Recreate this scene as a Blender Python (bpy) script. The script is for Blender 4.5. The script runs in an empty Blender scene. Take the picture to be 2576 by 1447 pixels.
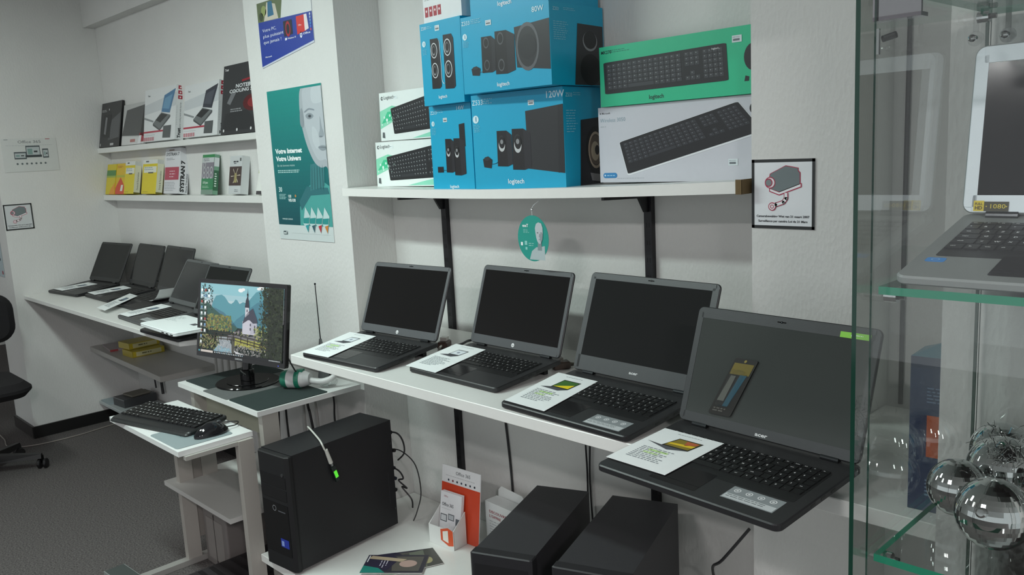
import bpy, math, random
from mathutils import Matrix, Vector

# ------------------------------------------------------------------ camera, world, light, exposure
SC = bpy.context.scene
COL = SC.collection
CAMZ = 1.573
cam_data = bpy.data.cameras.new('camera')
cam_data.sensor_width = 36.0
cam_data.lens = 2137.5 / 2576 * 36.0
cam_data.clip_start = 0.02
cam = bpy.data.objects.new('camera', cam_data)
cam.matrix_world = Matrix(((0.69933897, -0.07964768, 0.71033883, 0.0),
                           (0.71295034, 0.14898187, -0.68520524, 0.0),
                           (-0.05125261, 0.98562703, 0.16097367, CAMZ),
                           (0, 0, 0, 1)))
COL.objects.link(cam)
SC.camera = cam
SC.view_settings.view_transform = 'Standard'
SC.view_settings.look = 'None'
SC.view_settings.gamma = 1.0
SC.view_settings.use_curve_mapping = False
SC.view_settings.exposure = 0.60

world = bpy.data.worlds.new('world')
SC.world = world
world.use_nodes = True
world.node_tree.nodes['Background'].inputs[0].default_value = (0.93, 0.97, 1.0, 1)
world.node_tree.nodes['Background'].inputs[1].default_value = 0.47

def area_lamp(name, loc, sx, sy, power, color):
    d = bpy.data.lights.new(name, 'AREA')
    d.shape = 'RECTANGLE'; d.size = sx; d.size_y = sy
    d.energy = power; d.color = color
    o = bpy.data.objects.new(name, d)
    o.location = loc
    COL.objects.link(o)
    return o

CEIL = 2.62
LAMPS = [(-2.75, 0.42, 1.2, 0.14, 23.0, (0.83, 1.0, 0.955)),
         (1.7, -0.7, 0.6, 0.14, 55.0, (1.0, 0.92, 0.935)),
         (-1.0, -1.0, 0.6, 0.14, 15.0, (1.0, 0.95, 0.955)),  # extra lamp added to lift the dim pilaster and right side
         (-4.35, 0.30, 1.2, 0.14, 6.5, (0.96, 1.0, 0.96))]
for lx, ly, sx, sy, pw, colr in LAMPS:
    area_lamp('ceiling_lamp_light', (lx, ly, CEIL - 0.075), sx, sy, pw, colr)

# ------------------------------------------------------------------ materials
def lin(c):
    if isinstance(c, str):
        c = c.lstrip('#'); c = tuple(int(c[i:i + 2], 16) / 255 for i in (0, 2, 4))
    return tuple((x / 12.92 if x <= 0.04045 else ((x + 0.055) / 1.055) ** 2.4) for x in c)

MATS = {}
def new_mat(name):
    m = bpy.data.materials.new(name); m.use_nodes = True
    MATS[name] = m
    return m, m.node_tree, m.node_tree.nodes['Principled BSDF']

def vc_mat(name, rough, metal=0.0, spec=0.5, coat=0.0, noise=0.0, emit=0.0, bump=0.0, bscale=400):
    m, nt, b = new_mat(name)
    a = nt.nodes.new('ShaderNodeVertexColor'); a.layer_name = 'Col'
    b.inputs['Roughness'].default_value = rough
    b.inputs['Metallic'].default_value = metal
    b.inputs['Specular IOR Level'].default_value = spec
    b.inputs['Coat Weight'].default_value = coat
    b.inputs['Coat Roughness'].default_value = 0.12
    src = a.outputs['Color']
    if noise > 0:
        tc = nt.nodes.new('ShaderNodeTexCoord'); n = nt.nodes.new('ShaderNodeTexNoise')
        n.inputs['Scale'].default_value = 60; n.inputs['Detail'].default_value = 4
        nt.links.new(tc.outputs['Object'], n.inputs['Vector'])
        r = nt.nodes.new('ShaderNodeMapRange'); r.inputs['To Min'].default_value = 1 - noise; r.inputs['To Max'].default_value = 1 + noise
        nt.links.new(n.outputs['Fac'], r.inputs['Value'])
        mx = nt.nodes.new('ShaderNodeVectorMath'); mx.operation = 'SCALE'
        nt.links.new(src, mx.inputs[0]); nt.links.new(r.outputs['Result'], mx.inputs['Scale'])
        src = mx.outputs['Vector']
    nt.links.new(src, b.inputs['Base Color'])
    if bump > 0:
        tc = nt.nodes.new('ShaderNodeTexCoord'); n = nt.nodes.new('ShaderNodeTexNoise')
        n.inputs['Scale'].default_value = bscale; n.inputs['Detail'].default_value = 2
        nt.links.new(tc.outputs['Object'], n.inputs['Vector'])
        bp = nt.nodes.new('ShaderNodeBump'); bp.inputs['Strength'].default_value = bump; bp.inputs['Distance'].default_value = 0.001
        nt.links.new(n.outputs['Fac'], bp.inputs['Height']); nt.links.new(bp.outputs['Normal'], b.inputs['Normal'])
    if emit > 0:
        nt.links.new(a.outputs['Color'], b.inputs['Emission Color'])
        b.inputs['Emission Strength'].default_value = emit
    return m

vc_mat('matte', 0.85, noise=0.03)
vc_mat('paper', 0.7, noise=0.02)
vc_mat('card', 0.38, coat=0.15, noise=0.02)
vc_mat('foil', 0.18, coat=0.6)
vc_mat('plastic', 0.42, noise=0.03, bump=0.12)
vc_mat('soft_plastic', 0.6, noise=0.03)
vc_mat('glossy_plastic', 0.07)
vc_mat('screen_glass', 0.12, spec=0.22)
vc_mat('laminate', 0.32, noise=0.02)
vc_mat('metal', 0.3, metal=1.0)
vc_mat('chrome', 0.035, metal=1.0)
vc_mat('fabric', 0.95, noise=0.12, bump=0.5, bscale=700)
vc_mat('steel_case', 0.5, noise=0.05, bump=0.25, bscale=900)
vc_mat('display', 0.25, emit=0.42)
vc_mat('lamp_tube', 0.5, emit=9.0)

def wall_mat(name, colr, strength=0.35, vertical=True):
    m, nt, b = new_mat(name)
    tc = nt.nodes.new('ShaderNodeTexCoord'); mp = nt.nodes.new('ShaderNodeMapping')
    mp.inputs['Scale'].default_value = (1, 1, 0.45) if vertical else (1, 1, 1)
    nt.links.new(tc.outputs['Object'], mp.inputs['Vector'])
    n = nt.nodes.new('ShaderNodeTexNoise'); n.inputs['Scale'].default_value = 170; n.inputs['Detail'].default_value = 3
    v = nt.nodes.new('ShaderNodeTexVoronoi'); v.inputs['Scale'].default_value = 120
    nt.links.new(mp.outputs['Vector'], n.inputs['Vector']); nt.links.new(mp.outputs['Vector'], v.inputs['Vector'])
    ad = nt.nodes.new('ShaderNodeMath'); ad.operation = 'ADD'
    nt.links.new(n.outputs['Fac'], ad.inputs[0]); nt.links.new(v.outputs['Distance'], ad.inputs[1])
    bp = nt.nodes.new('ShaderNodeBump'); bp.inputs['Strength'].default_value = strength; bp.inputs['Distance'].default_value = 0.002
    nt.links.new(ad.outputs[0], bp.inputs['Height']); nt.links.new(bp.outputs['Normal'], b.inputs['Normal'])
    n2 = nt.nodes.new('ShaderNodeTexNoise'); n2.inputs['Scale'].default_value = 2.5; n2.inputs['Detail'].default_value = 5
    nt.links.new(tc.outputs['Object'], n2.inputs['Vector'])
    cr = nt.nodes.new('ShaderNodeValToRGB')
    c = lin(colr)
    cr.color_ramp.elements[0].position = 0.3; cr.color_ramp.elements[0].color = (*[x * 0.94 for x in c], 1)
    cr.color_ramp.elements[1].position = 0.7; cr.color_ramp.elements[1].color = (*c, 1)
    nt.links.new(n2.outputs['Fac'], cr.inputs['Fac']); nt.links.new(cr.outputs['Color'], b.inputs['Base Color'])
    b.inputs['Roughness'].default_value = 0.8
    return m
wall_mat('wall_paint', '#d9d9d6')
wall_mat('ceiling_paint', '#dcdcda', 0.1)

m, nt, b = new_mat('carpet')
tc = nt.nodes.new('ShaderNodeTexCoord')
n = nt.nodes.new('ShaderNodeTexNoise'); n.inputs['Scale'].default_value = 150; n.inputs['Detail'].default_value = 6; n.inputs['Roughness'].default_value = 0.7
nt.links.new(tc.outputs['Object'], n.inputs['Vector'])
cr = nt.nodes.new('ShaderNodeValToRGB')
cr.color_ramp.elements[0].position = 0.36; cr.color_ramp.elements[0].color = (*lin('#332f2f'), 1)
cr.color_ramp.elements[1].position = 0.68; cr.color_ramp.elements[1].color = (*lin('#777270'), 1)
nt.links.new(n.outputs['Fac'], cr.inputs['Fac']); nt.links.new(cr.outputs['Color'], b.inputs['Base Color'])
b.inputs['Roughness'].default_value = 0.95
bp = nt.nodes.new('ShaderNodeBump'); bp.inputs['Strength'].default_value = 0.6; bp.inputs['Distance'].default_value = 0.004
nt.links.new(n.outputs['Fac'], bp.inputs['Height']); nt.links.new(bp.outputs['Normal'], b.inputs['Normal'])

def thin_glass(name, tint, ior=1.5, boost=1.0):
    m = bpy.data.materials.new(name); m.use_nodes = True; MATS[name] = m
    nt = m.node_tree; nt.nodes.clear()
    out = nt.nodes.new('ShaderNodeOutputMaterial')
    tr = nt.nodes.new('ShaderNodeBsdfTransparent'); tr.inputs[0].default_value = (*tint, 1)
    gl = nt.nodes.new('ShaderNodeBsdfGlossy'); gl.inputs['Roughness'].default_value = 0.01
    # Schlick reflectance of one surface, the same from either side of the sheet
    ge = nt.nodes.new('ShaderNodeNewGeometry')
    dt = nt.nodes.new('ShaderNodeVectorMath'); dt.operation = 'DOT_PRODUCT'
    nt.links.new(ge.outputs['Incoming'], dt.inputs[0]); nt.links.new(ge.outputs['Normal'], dt.inputs[1])
    ab = nt.nodes.new('ShaderNodeMath'); ab.operation = 'ABSOLUTE'; nt.links.new(dt.outputs['Value'], ab.inputs[0])
    om = nt.nodes.new('ShaderNodeMath'); om.operation = 'SUBTRACT'; om.inputs[0].default_value = 1.0; nt.links.new(ab.outputs[0], om.inputs[1])
    pw = nt.nodes.new('ShaderNodeMath'); pw.operation = 'POWER'; pw.inputs[1].default_value = 4.6; nt.links.new(om.outputs[0], pw.inputs[0])
    f0 = ((ior - 1) / (ior + 1)) ** 2
    mu = nt.nodes.new('ShaderNodeMath'); mu.operation = 'MULTIPLY_ADD'; mu.inputs[1].default_value = 1 - f0; mu.inputs[2].default_value = f0; mu.use_clamp = True
    nt.links.new(pw.outputs[0], mu.inputs[0])
    mx = nt.nodes.new('ShaderNodeMixShader')
    nt.links.new(mu.outputs[0], mx.inputs[0])
    nt.links.new(tr.outputs[0], mx.inputs[1]); nt.links.new(gl.outputs[0], mx.inputs[2])
    nt.links.new(mx.outputs[0], out.inputs[0])
    return m
thin_glass('glass', (0.985, 0.996, 0.991))
thin_glass('clear_plastic', (0.975, 0.98, 0.98), 1.4)

m, nt, b = new_mat('glass_edge')
b.inputs['Base Color'].default_value = (*lin('#1f8466'), 1); b.inputs['Roughness'].default_value = 0.1
m, nt, b = new_mat('glass_edge_dark')
b.inputs['Base Color'].default_value = (*lin('#12382c'), 1); b.inputs['Roughness'].default_value = 0.1

# ------------------------------------------------------------------ mesh builder
_txt = {}
def glyphs(s, bold=0.0):
    key = (s, bold)
    if key not in _txt:
        cu = bpy.data.curves.new('t', 'FONT'); cu.body = s; cu.size = 1.0; cu.resolution_u = 2
        cu.offset = bold
        ob = bpy.data.objects.new('t', cu); COL.objects.link(ob)
        me = bpy.data.meshes.new_from_object(ob.evaluated_get(bpy.context.evaluated_depsgraph_get()))
        vs = [v.co.copy() for v in me.vertices]; fs = [tuple(p.vertices) for p in me.polygons]
        bpy.data.objects.remove(ob); bpy.data.curves.remove(cu); bpy.data.meshes.remove(me)
        w = max((v.x for v in vs), default=0)
        _txt[key] = (vs, fs, w)
    return _txt[key]

def smooth(pts, k=5):
    n = len(pts); out = []
    for i in range(n):
        a, b_, c, d = [Vector(pts[(i + j) % n]) for j in (-1, 0, 1, 2)]
        for q_ in range(k):
            t = q_ / k
            v = 0.5 * ((2 * b_) + (-a + c) * t + (2 * a - 5 * b_ + 4 * c - d) * t * t + (-a + 3 * b_ - 3 * c + d) * t ** 3); out.append((v.x, v.y))
    return out

class MB:
    def __init__(s):
        s.v = []; s.f = []; s.c = []; s.m = []; s.M = Matrix.Identity(4); s.st = []
    def push(s, M): s.st.append(s.M.copy()); s.M = s.M @ M; return s
    def pop(s): s.M = s.st.pop(); return s
    def add(s, vs, fs, col, mat):
        b0 = len(s.v); c = lin(col) if isinstance(col, str) else col
        s.v += [tuple(s.M @ Vector(p)) for p in vs]
        for f in fs:
            s.f.append([b0 + i for i in f]); s.c.append(c); s.m.append(mat)
    def box(s, a, b, col, mat='matte', faces=None):
        x0, y0, z0 = a; x1, y1, z1 = b
        vs = [(x0, y0, z0), (x1, y0, z0), (x1, y1, z0), (x0, y1, z0), (x0, y0, z1), (x1, y0, z1), (x1, y1, z1), (x0, y1, z1)]
        s.add(vs, [(0, 3, 2, 1), (4, 5, 6, 7), (0, 1, 5, 4), (1, 2, 6, 5), (2, 3, 7, 6), (3, 0, 4, 7)], col, mat)
    def prism(s, pts, z0, z1, col, mat='matte', ch=0.0, capcol=None):
        """extruded outline; ch = chamfer of the upper and lower rims"""
        n = len(pts)
        cx = sum(p[0] for p in pts) / n; cy = sum(p[1] for p in pts) / n
        def inset(k):
            out = []
            for i in range(n):
                p0 = Vector(pts[i - 1]); p1 = Vector(pts[i]); p2 = Vector(pts[(i + 1) % n])
                d1 = (p1 - p0); d2 = (p2 - p1)
                if d1.length < 1e-9 or d2.length < 1e-9: out.append(tuple(p1)); continue
                d1.normalize(); d2.normalize()
                nn = Vector((-d1.y - d2.y, d1.x + d2.x))
                if nn.length < 1e-9: nn = Vector((-d1.y, d1.x))
                nn.normalize(); cs = max(0.4, nn.dot(Vector((-d1.y, d1.x))))
                q = p1 + nn * (k / cs); out.append((q.x, q.y))
            return out
        if ch > 0:
            a = inset(ch)
            rings = [(a, z0), (pts, z0 + ch), (pts, z1 - ch), (a, z1)]
        else:
            rings = [(pts, z0), (pts, z1)]
        vs = [(p[0], p[1], z) for r, z in rings for p in r]; fs = []
        for k in range(len(rings) - 1):
            for i in range(n):
                j = (i + 1) % n
                fs.append((k * n + i, k * n + j, (k + 1) * n + j, (k + 1) * n + i))
        s.add(vs, fs, col, mat)
        top = [(p[0], p[1], rings[-1][1]) for p in rings[-1][0]]; bot = [(p[0], p[1], rings[0][1]) for p in rings[0][0]]
        s.add(top, [tuple(range(n))], capcol or col, mat); s.add(bot, [tuple(reversed(range(n)))], col, mat)
    def rbox(s, a, b, r, col, mat='matte', ch=0.0, seg=4, capcol=None):
        s.prism(rrect(a[0], a[1], b[0], b[1], r, seg), a[2], b[2], col, mat, ch, capcol)
    def lathe(s, prof, col, mat='matte', seg=24, cols=None):
        """profile [(r,z)] about local z"""
        n = len(prof)
        vs = [(r * math.cos(2 * math.pi * k / seg), r * math.sin(2 * math.pi * k / seg), z) for k in range(seg) for r, z in prof]
        for i in range(n - 1):
            fs = [(k * n + i, ((k + 1) % seg) * n + i, ((k + 1) % seg) * n + i + 1, k * n + i + 1) for k in range(seg)]
            s.add(vs, fs, cols[i] if cols else col, mat)
    def cyl(s, p0, p1, r0, r1=None, col='#888888', mat='matte', seg=12):
        p0 = Vector(p0); p1 = Vector(p1); r1 = r0 if r1 is None else r1
        d = p1 - p0; L = d.length; q = d.to_track_quat('Z', 'Y').to_matrix().to_4x4()
        s.push(Matrix.Translation(p0) @ q)
        s.lathe([(1e-5, 0), (r0, 0), (r1, L), (1e-5, L)], col, mat, seg); s.pop()
    def tube(s, pts, r, col, mat='plastic', seg=8, sm=True):
        P = [Vector(p) for p in pts]
        if sm and len(P) > 2:
            Q = []
            for i in range(len(P) - 1):
                a = P[max(i - 1, 0)]; b_ = P[i]; c_ = P[i + 1]; d = P[min(i + 2, len(P) - 1)]
                for k in range(6):
                    t = k / 6
                    Q.append(0.5 * ((2 * b_) + (-a + c_) * t + (2 * a - 5 * b_ + 4 * c_ - d) * t * t + (-a + 3 * b_ - 3 * c_ + d) * t ** 3))
            Q.append(P[-1]); P = Q
        n = len(P); vs = []; prev = None
        for i in range(n):
            t = (P[min(i + 1, n - 1)] - P[max(i - 1, 0)]).normalized()
            if prev is None:
                a = t.orthogonal().normalized()
            else:
                a = (prev - t * prev.dot(t)); a = a.normalized() if a.length > 1e-6 else t.orthogonal().normalized()
            prev = a; b_ = t.cross(a)
            rr = r[i * (len(r) - 1) // max(1, n - 1)] if isinstance(r, (list, tuple)) else r
            vs += [tuple(P[i] + (a * math.cos(2 * math.pi * k / seg) + b_ * math.sin(2 * math.pi * k / seg)) * rr) for k in range(seg)]
        fs = [(i * seg + k, i * seg + (k + 1) % seg, (i + 1) * seg + (k + 1) % seg, (i + 1) * seg + k) for i in range(n - 1) for k in range(seg)]
        fs += [tuple(reversed(range(seg))), tuple((n - 1) * seg + k for k in range(seg))]
        s.add(vs, fs, col, mat)
    def sphere(s, c, r, col, mat='matte', seg=24, rings=12, sc=(1, 1, 1)):
        s.push(Matrix.Translation(c) @ Matrix.Diagonal((*sc, 1)))
        s.lathe([(max(1e-5, r * math.sin(math.pi * i / rings)), -r * math.cos(math.pi * i / rings)) for i in range(rings + 1)], col, mat, seg)
        s.pop()
    # ---- flat print in the local XY plane, layer = height above it
    def rect(s, x0, y0, x1, y1, col, l=1, mat=None):
        z = l * 0.0003
        s.add([(x0, y0, z), (x1, y0, z), (x1, y1, z), (x0, y1, z)], [(0, 1, 2, 3)], col, mat or s.pm)
    def poly(s, pts, col, l=1, mat=None):
        z = l * 0.0003
        a = sum(pts[i][0] * pts[(i + 1) % len(pts)][1] - pts[(i + 1) % len(pts)][0] * pts[i][1] for i in range(len(pts)))
        if a < 0: pts = pts[::-1]
        s.add([(p[0], p[1], z) for p in pts], [tuple(range(len(pts)))], col, mat or s.pm)
    def disc(s, x, y, rx, col, l=1, ry=None, seg=24, mat=None):
        ry = rx if ry is None else ry
        s.poly([(x + rx * math.cos(2 * math.pi * k / seg), y + ry * math.sin(2 * math.pi * k / seg)) for k in range(seg)], col, l, mat)
    def ring(s, x, y, r0, r1, col, l=1, k=1.0, seg=24, mat=None):
        z = l * 0.0003
        vs = [(x + rr * math.cos(2 * math.pi * i / seg), y + rr * k * math.sin(2 * math.pi * i / seg), z) for i in range(seg) for rr in (r0, r1)]
        s.add(vs, [(2 * i, 2 * i + 1, (2 * i + 3) % (2 * seg), (2 * i + 2) % (2 * seg)) for i in range(seg)], col, mat or s.pm)
    def text(s, t, x, y, h, col, l=2, bold=0.0, align='l', w=None, rot=0.0, mat=None, shear=0.0):
        """h = capital height; w = fitted width"""
        vs, fs, tw = glyphs(t, bold)
        if not vs: return
        k = h / 0.70; kx = k if w is None else w / max(tw, 1e-6)
        W = tw * kx; ox = {'l': 0, 'c': -W / 2, 'r': -W}[align]
        cr, sr = math.cos(rot), math.sin(rot)
        out = []
        for v in vs:
            a = v.x * kx + ox + v.y * k * shear; b_ = v.y * k
            out.append((x + a * cr - b_ * sr, y + a * sr + b_ * cr, l * 0.0003))
        s.add(out, fs, col, mat or s.pm)
    def lines(s, x, y, w, n, dy, col, l=2, th=0.35, seed=1, jag=0.3):
        r = random.Random(seed)
        for i in range(n):
            xx = x
            end = x + w * (1 - jag * r.random())
            while xx < end:
                ww = min(dy * r.uniform(0.8, 2.6), end - xx)
                s.rect(xx, y - i * dy, xx + ww, y - i * dy + dy * th, col, l); xx += ww + dy * 0.45
    pm = 'card'
    def build(s, name, parent=None, smooth=False, loc=None, rot=None):
        me = bpy.data.meshes.new(name)
        me.from_pydata(s.v, [], s.f)
        names = []
        for x in s.m:
            if x not in names: names.append(x)
        for x in names: me.materials.append(MATS[x])
        idx = {x: i for i, x in enumerate(names)}
        me.polygons.foreach_set('material_index', [idx[x] for x in s.m])
        ca = me.color_attributes.new('Col', 'FLOAT_COLOR', 'CORNER')
        data = []
        for p, c in zip(me.polygons, s.c):
            data += [c[0], c[1], c[2], 1.0] * p.loop_total
        ca.data.foreach_set('color', data)
        if smooth:
            me.polygons.foreach_set('use_smooth', [True] * len(me.polygons))
        me.update()
        o = bpy.data.objects.new(name, me); COL.objects.link(o)
        if smooth: o.data.set_sharp_from_angle(angle=math.radians(38))
        if parent: o.parent = parent
        if loc is not None: o.location = loc
        if rot is not None: o.rotation_euler = rot
        return o

def rrect(x0, y0, x1, y1, r, seg=4):
    out = []
    for cx, cy, a0 in ((x1 - r, y0 + r, -90), (x1 - r, y1 - r, 0), (x0 + r, y1 - r, 90), (x0 + r, y0 + r, 180)):
        for k in range(seg + 1):
            a = math.radians(a0 + 90 * k / seg); out.append((cx + r * math.cos(a), cy + r * math.sin(a)))
    return out

def T(x=0, y=0, z=0): return Matrix.Translation((x, y, z))
def RX(d): return Matrix.Rotation(math.radians(d), 4, 'X')
def RY(d): return Matrix.Rotation(math.radians(d), 4, 'Y')
def RZ(d): return Matrix.Rotation(math.radians(d), 4, 'Z')
def frame(o, u, v):
    u = Vector(u).normalized(); v = Vector(v); v = (v - u * v.dot(u)).normalized(); n = u.cross(v)
    return Matrix(((u.x, v.x, n.x, o[0]), (u.y, v.y, n.y, o[1]), (u.z, v.z, n.z, o[2]), (0, 0, 0, 1)))
FRONT = frame((0, 0, 0), (1, 0, 0), (0, 0, 1))          # local XY -> face looking towards -Y

def tag(o, label, cat, group=None, kind=None):
    if label: o['label'] = label
    if cat: o['category'] = cat
    if group: o['group'] = group
    if kind: o['kind'] = kind
    return o
def plab(o, label): o['label'] = label; return o
def struct(o): o['kind'] = 'structure'; return o
def empty(name, loc=(0, 0, 0), rz=0.0, label=None, cat=None, group=None):
    o = bpy.data.objects.new(name, None); o.empty_display_size = 0.05; COL.objects.link(o)
    o.location = loc; o.rotation_euler = (0, 0, rz)
    return tag(o, label, cat, group)
def kids(o): return [c for c in bpy.data.objects if c.parent == o]
def copy_tree(o, parent=None):
    c = o.copy(); COL.objects.link(c); c.parent = parent
    for ch in kids(o): copy_tree(ch, c)
    return c
rnd = random.Random(7)

# ------------------------------------------------------------------ measures of the room
XR, XL, YP, YW, XW, XP, PR, XQ = -2.678, -3.333, 1.77, 1.968, -5.576, -1.023, -0.784, -0.450
YQ, YC = 1.325, 1.33
ZD, ZL, ZLOW = 0.937, 0.866, 0.212
HT = CEIL
BS = 'wall_paint'
def solid(name, boxes, mat, col='#ffffff'):
    b_ = MB()
    for a, c in boxes: b_.box(a, c, col, mat)
    return struct(b_.build(name))
solid('floor', [((-9, -4, -0.1), (3.2, 2.4, 0.0))], 'carpet')
solid('ceiling', [((-9, -4, CEIL), (3.2, 2.4, CEIL + 0.1))], 'ceiling_paint')
solid('wall_back', [((XW - 0.9, YW, 0), (XQ + 0.3, YW + 0.12, HT))], BS)
solid('wall_pillar', [((XL, YP, 0), (XR, YW - 0.0005, HT))], BS)
solid('wall_pilaster', [((XP, YP, 0), (PR, YW - 0.0005, HT))], BS)
solid('wall_right', [((XQ, YQ, 0), (3.2, YW - 0.0005, HT))], BS)
solid('wall_left', [((XW - 0.385, YC, 0), (XW, YW - 0.0005, HT))], BS)
solid('wall_far_left', [((-9.1, -4, 0), (-9, 2.4, HT)), ((-9, 2.28, 0), (XW - 0.9, 2.4, HT))], BS)
solid('trim_1', [((XW + 0.0005, 1.90, 2.425), (XL - 0.0005, YW - 0.0005, HT - 0.0005))], BS)
bm_ = MB()
bm_.box((XW + 0.0005, YC - 0.012, 0.0), (XW + 0.014, YW - 0.001, 0.072), '#141414', 'plastic')
bm_.box((XW - 0.385, YC - 0.014, 0.0), (XW + 0.0005, YC - 0.0005, 0.072), '#3a3736', 'plastic')
struct(bm_.build('baseboard_left'))
bm_ = MB()
bm_.box((XW + 0.015, YW - 0.015, 0.0), (XL - 0.001, YW - 0.001, 0.072), '#141414', 'plastic')
struct(bm_.build('baseboard_back'))

# ceiling lights; the one behind the camera is an added fill
for i, (lx, ly, sx, sy, pw, colr) in enumerate(LAMPS):
    e = empty('ceiling_light', (lx, ly, CEIL), 0, ['white fluorescent ceiling light above the trolley desk', 'white fluorescent ceiling light beyond the right side of the glass cabinet', 'added white fluorescent ceiling light behind the camera, brightening the pilaster side', 'white fluorescent ceiling light near the left wall'][i], 'ceiling light', 'fluorescent ceiling lights')
    q = MB(); q.box((-sx / 2 - .03, -sy / 2 - .03, -.05), (sx / 2 + .03, sy / 2 + .03, -.0005), '#e8e8e8', 'metal'); q.build('housing', e)
    for k in (-1, 1):
        q = MB(); q.tube([(-sx / 2, k * .035, -.062), (sx / 2, k * .035, -.062)], .011, '#f4fffb', 'lamp_tube', 10, False); q.build('tube', e)

# ------------------------------------------------------------------ shelves, worktops, brackets
def zsh(x):
    t = (x - XR) / (XP - XR)
    return 1.462 + 0.011 * t - 0.011 * math.sin(math.pi * max(0, min(1, t)))
def sag_shelf():
    q = MB(); n = 24; x0, x1 = XR + .004, XP - .012
    for i in range(n):
        a = x0 + (x1 - x0) * i / n; b_ = x0 + (x1 - x0) * (i + 1) / n; za, zb = zsh(a), zsh(b_); t = .028
        vs = [(a, 1.742, za - t), (b_, 1.742, zb - t), (b_, YW - .002, zb - t), (a, YW - .002, za - t), (a, 1.742, za), (b_, 1.742, zb), (b_, YW - .002, zb), (a, YW - .002, za)]
        fs = [(0, 3, 2, 1), (4, 5, 6, 7), (0, 1, 5, 4), (2, 3, 7, 6)] + ([(3, 0, 4, 7)] if i == 0 else []) + ([(1, 2, 6, 5)] if i == n - 1 else [])
        q.add(vs, fs, '#e6e6e2', 'laminate')
    o = q.build('wall_shelf')
    tag(o, 'long white upper shelf sagging under speaker and keyboard boxes', 'shelf')
    q = MB(); q.box((x1 + .0003, 1.7395, zsh(x1) - .030), (x1 + .0035, 1.80, zsh(x1) + .004), '#6d5a3c', 'matte')
    q.box((x1 - .012, 1.7392, zsh(x1) - .030), (x1 + .0035, 1.7415, zsh(x1) + .004), '#6d5a3c', 'matte')
    plab(q.build('edge_band', o), 'bare brown edge strip at the right end')
sag_shelf()
def board(name, label, pts, z1, t, col='#e4e5e1', cat='shelf', edge='#dcdcd8', ch=.0015):
    q = MB(); q.prism(pts, z1 - t, z1, col, 'laminate', ch)
    return tag(q.build(name), label, cat)
board('worktop', 'long white worktop carrying four laptops on the right', [(-2.50, 1.375), (XQ - .003, 1.375), (XQ - .003, 1.945), (PR + .003, 1.945), (PR + .003, YP - .003), (XP - .003, YP - .003), (XP - .003, 1.945), (XR + .004, 1.945)], ZD, .030, cat='worktop')
board('worktop', 'white worktop carrying five laptops in the left bay', [(XW + .002, 1.375), (-3.40, 1.375), (XL - .003, 1.50), (XL - .003, YW - .002), (XW + .002, YW - .002)], ZL, .022, cat='worktop')
o = board('low_shelf', 'low white shelf near the floor under the black computers', [(-2.668, 1.28), (XQ - .003, 1.28), (XQ - .003, YW - .002), (PR + .003, YW - .002), (PR + .003, YP - .003), (XP - .003, YP - .003), (XP - .003, YW - .002), (XR + .003, YW - .002)], ZLOW, .028)
q = MB(); q.box((-2.6, 1.42, 0.0005), (XQ - .05, 1.44, ZLOW - .028), '#c9c9c5', 'laminate'); q.build('plinth', o)
board('ledge_shelf', 'upper narrow white ledge in the left bay holding boxed notebook accessories', [(XW + .002, 1.894), (XL - .002, 1.894), (XL - .002, YW - .002), (XW + .002, YW - .002)], 1.705, .030)
board('ledge_shelf', 'lower narrow white ledge in the left bay holding software boxes', [(XW + .002, 1.894), (XL - .002, 1.894), (XL - .002, YW - .002), (XW + .002, YW - .002)], 1.420, .033)
board('under_shelf', 'greyish shelf under the left worktop with yellow boxes on it', [(XW + .002, 1.70), (-4.40, 1.66), (-4.40, YW - .002), (XW + .002, YW - .002)], .492, .030, col='#b4b3ae')
board('floor_shelf', 'lowest grey board near the floor behind the keyboard tray', [(XW + .016, 1.705), (-4.3, 1.705), (-4.3, YW - .017), (XW + .016, YW - .017)], .142, .018, col='#a9b0b0')

# brackets: black slotted uprights with arms
def upright(x, z0, z1, arms, label):
    e = empty('shelf_bracket', (x, YW, z0), 0, label, 'bracket', 'black slotted shelf uprights')
    q = MB(); q.box((-.013, -.018, 0), (.013, -.0008, z1 - z0), '#17161a', 'plastic')
    for k in range(int((z1 - z0) / .05)):
        for s_ in (-.006, .003): q.box((s_, -.0185, .02 + k * .05), (s_ + .003, -.0179, .034 + k * .05), '#050505', 'plastic')
    q.build('upright', e)
    for za, L in arms:
        q = MB(); zz = za - z0
        q.prism([(0, 0), (L, 0), (L, -.008), (.04, -.014), (.014, -.055), (0, -.055)], -.0045, .0045, '#151417', 'plastic')
        o = q.build('arm', e); o.matrix_local = Matrix(((0, 0, 1, 0), (-1, 0, 0, -.0185), (0, 1, 0, zz - .0008), (0, 0, 0, 1)))
upright(-2.355, ZLOW + .001, 1.425, [(zsh(-2.355) - .0285, .195)], 'black slotted upright on the wall behind the leftmost right-bay laptop')
upright(-1.455, ZLOW + .001, 1.425, [(zsh(-1.455) - .0285, .195)], 'black slotted upright on the wall behind the third laptop')

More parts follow.
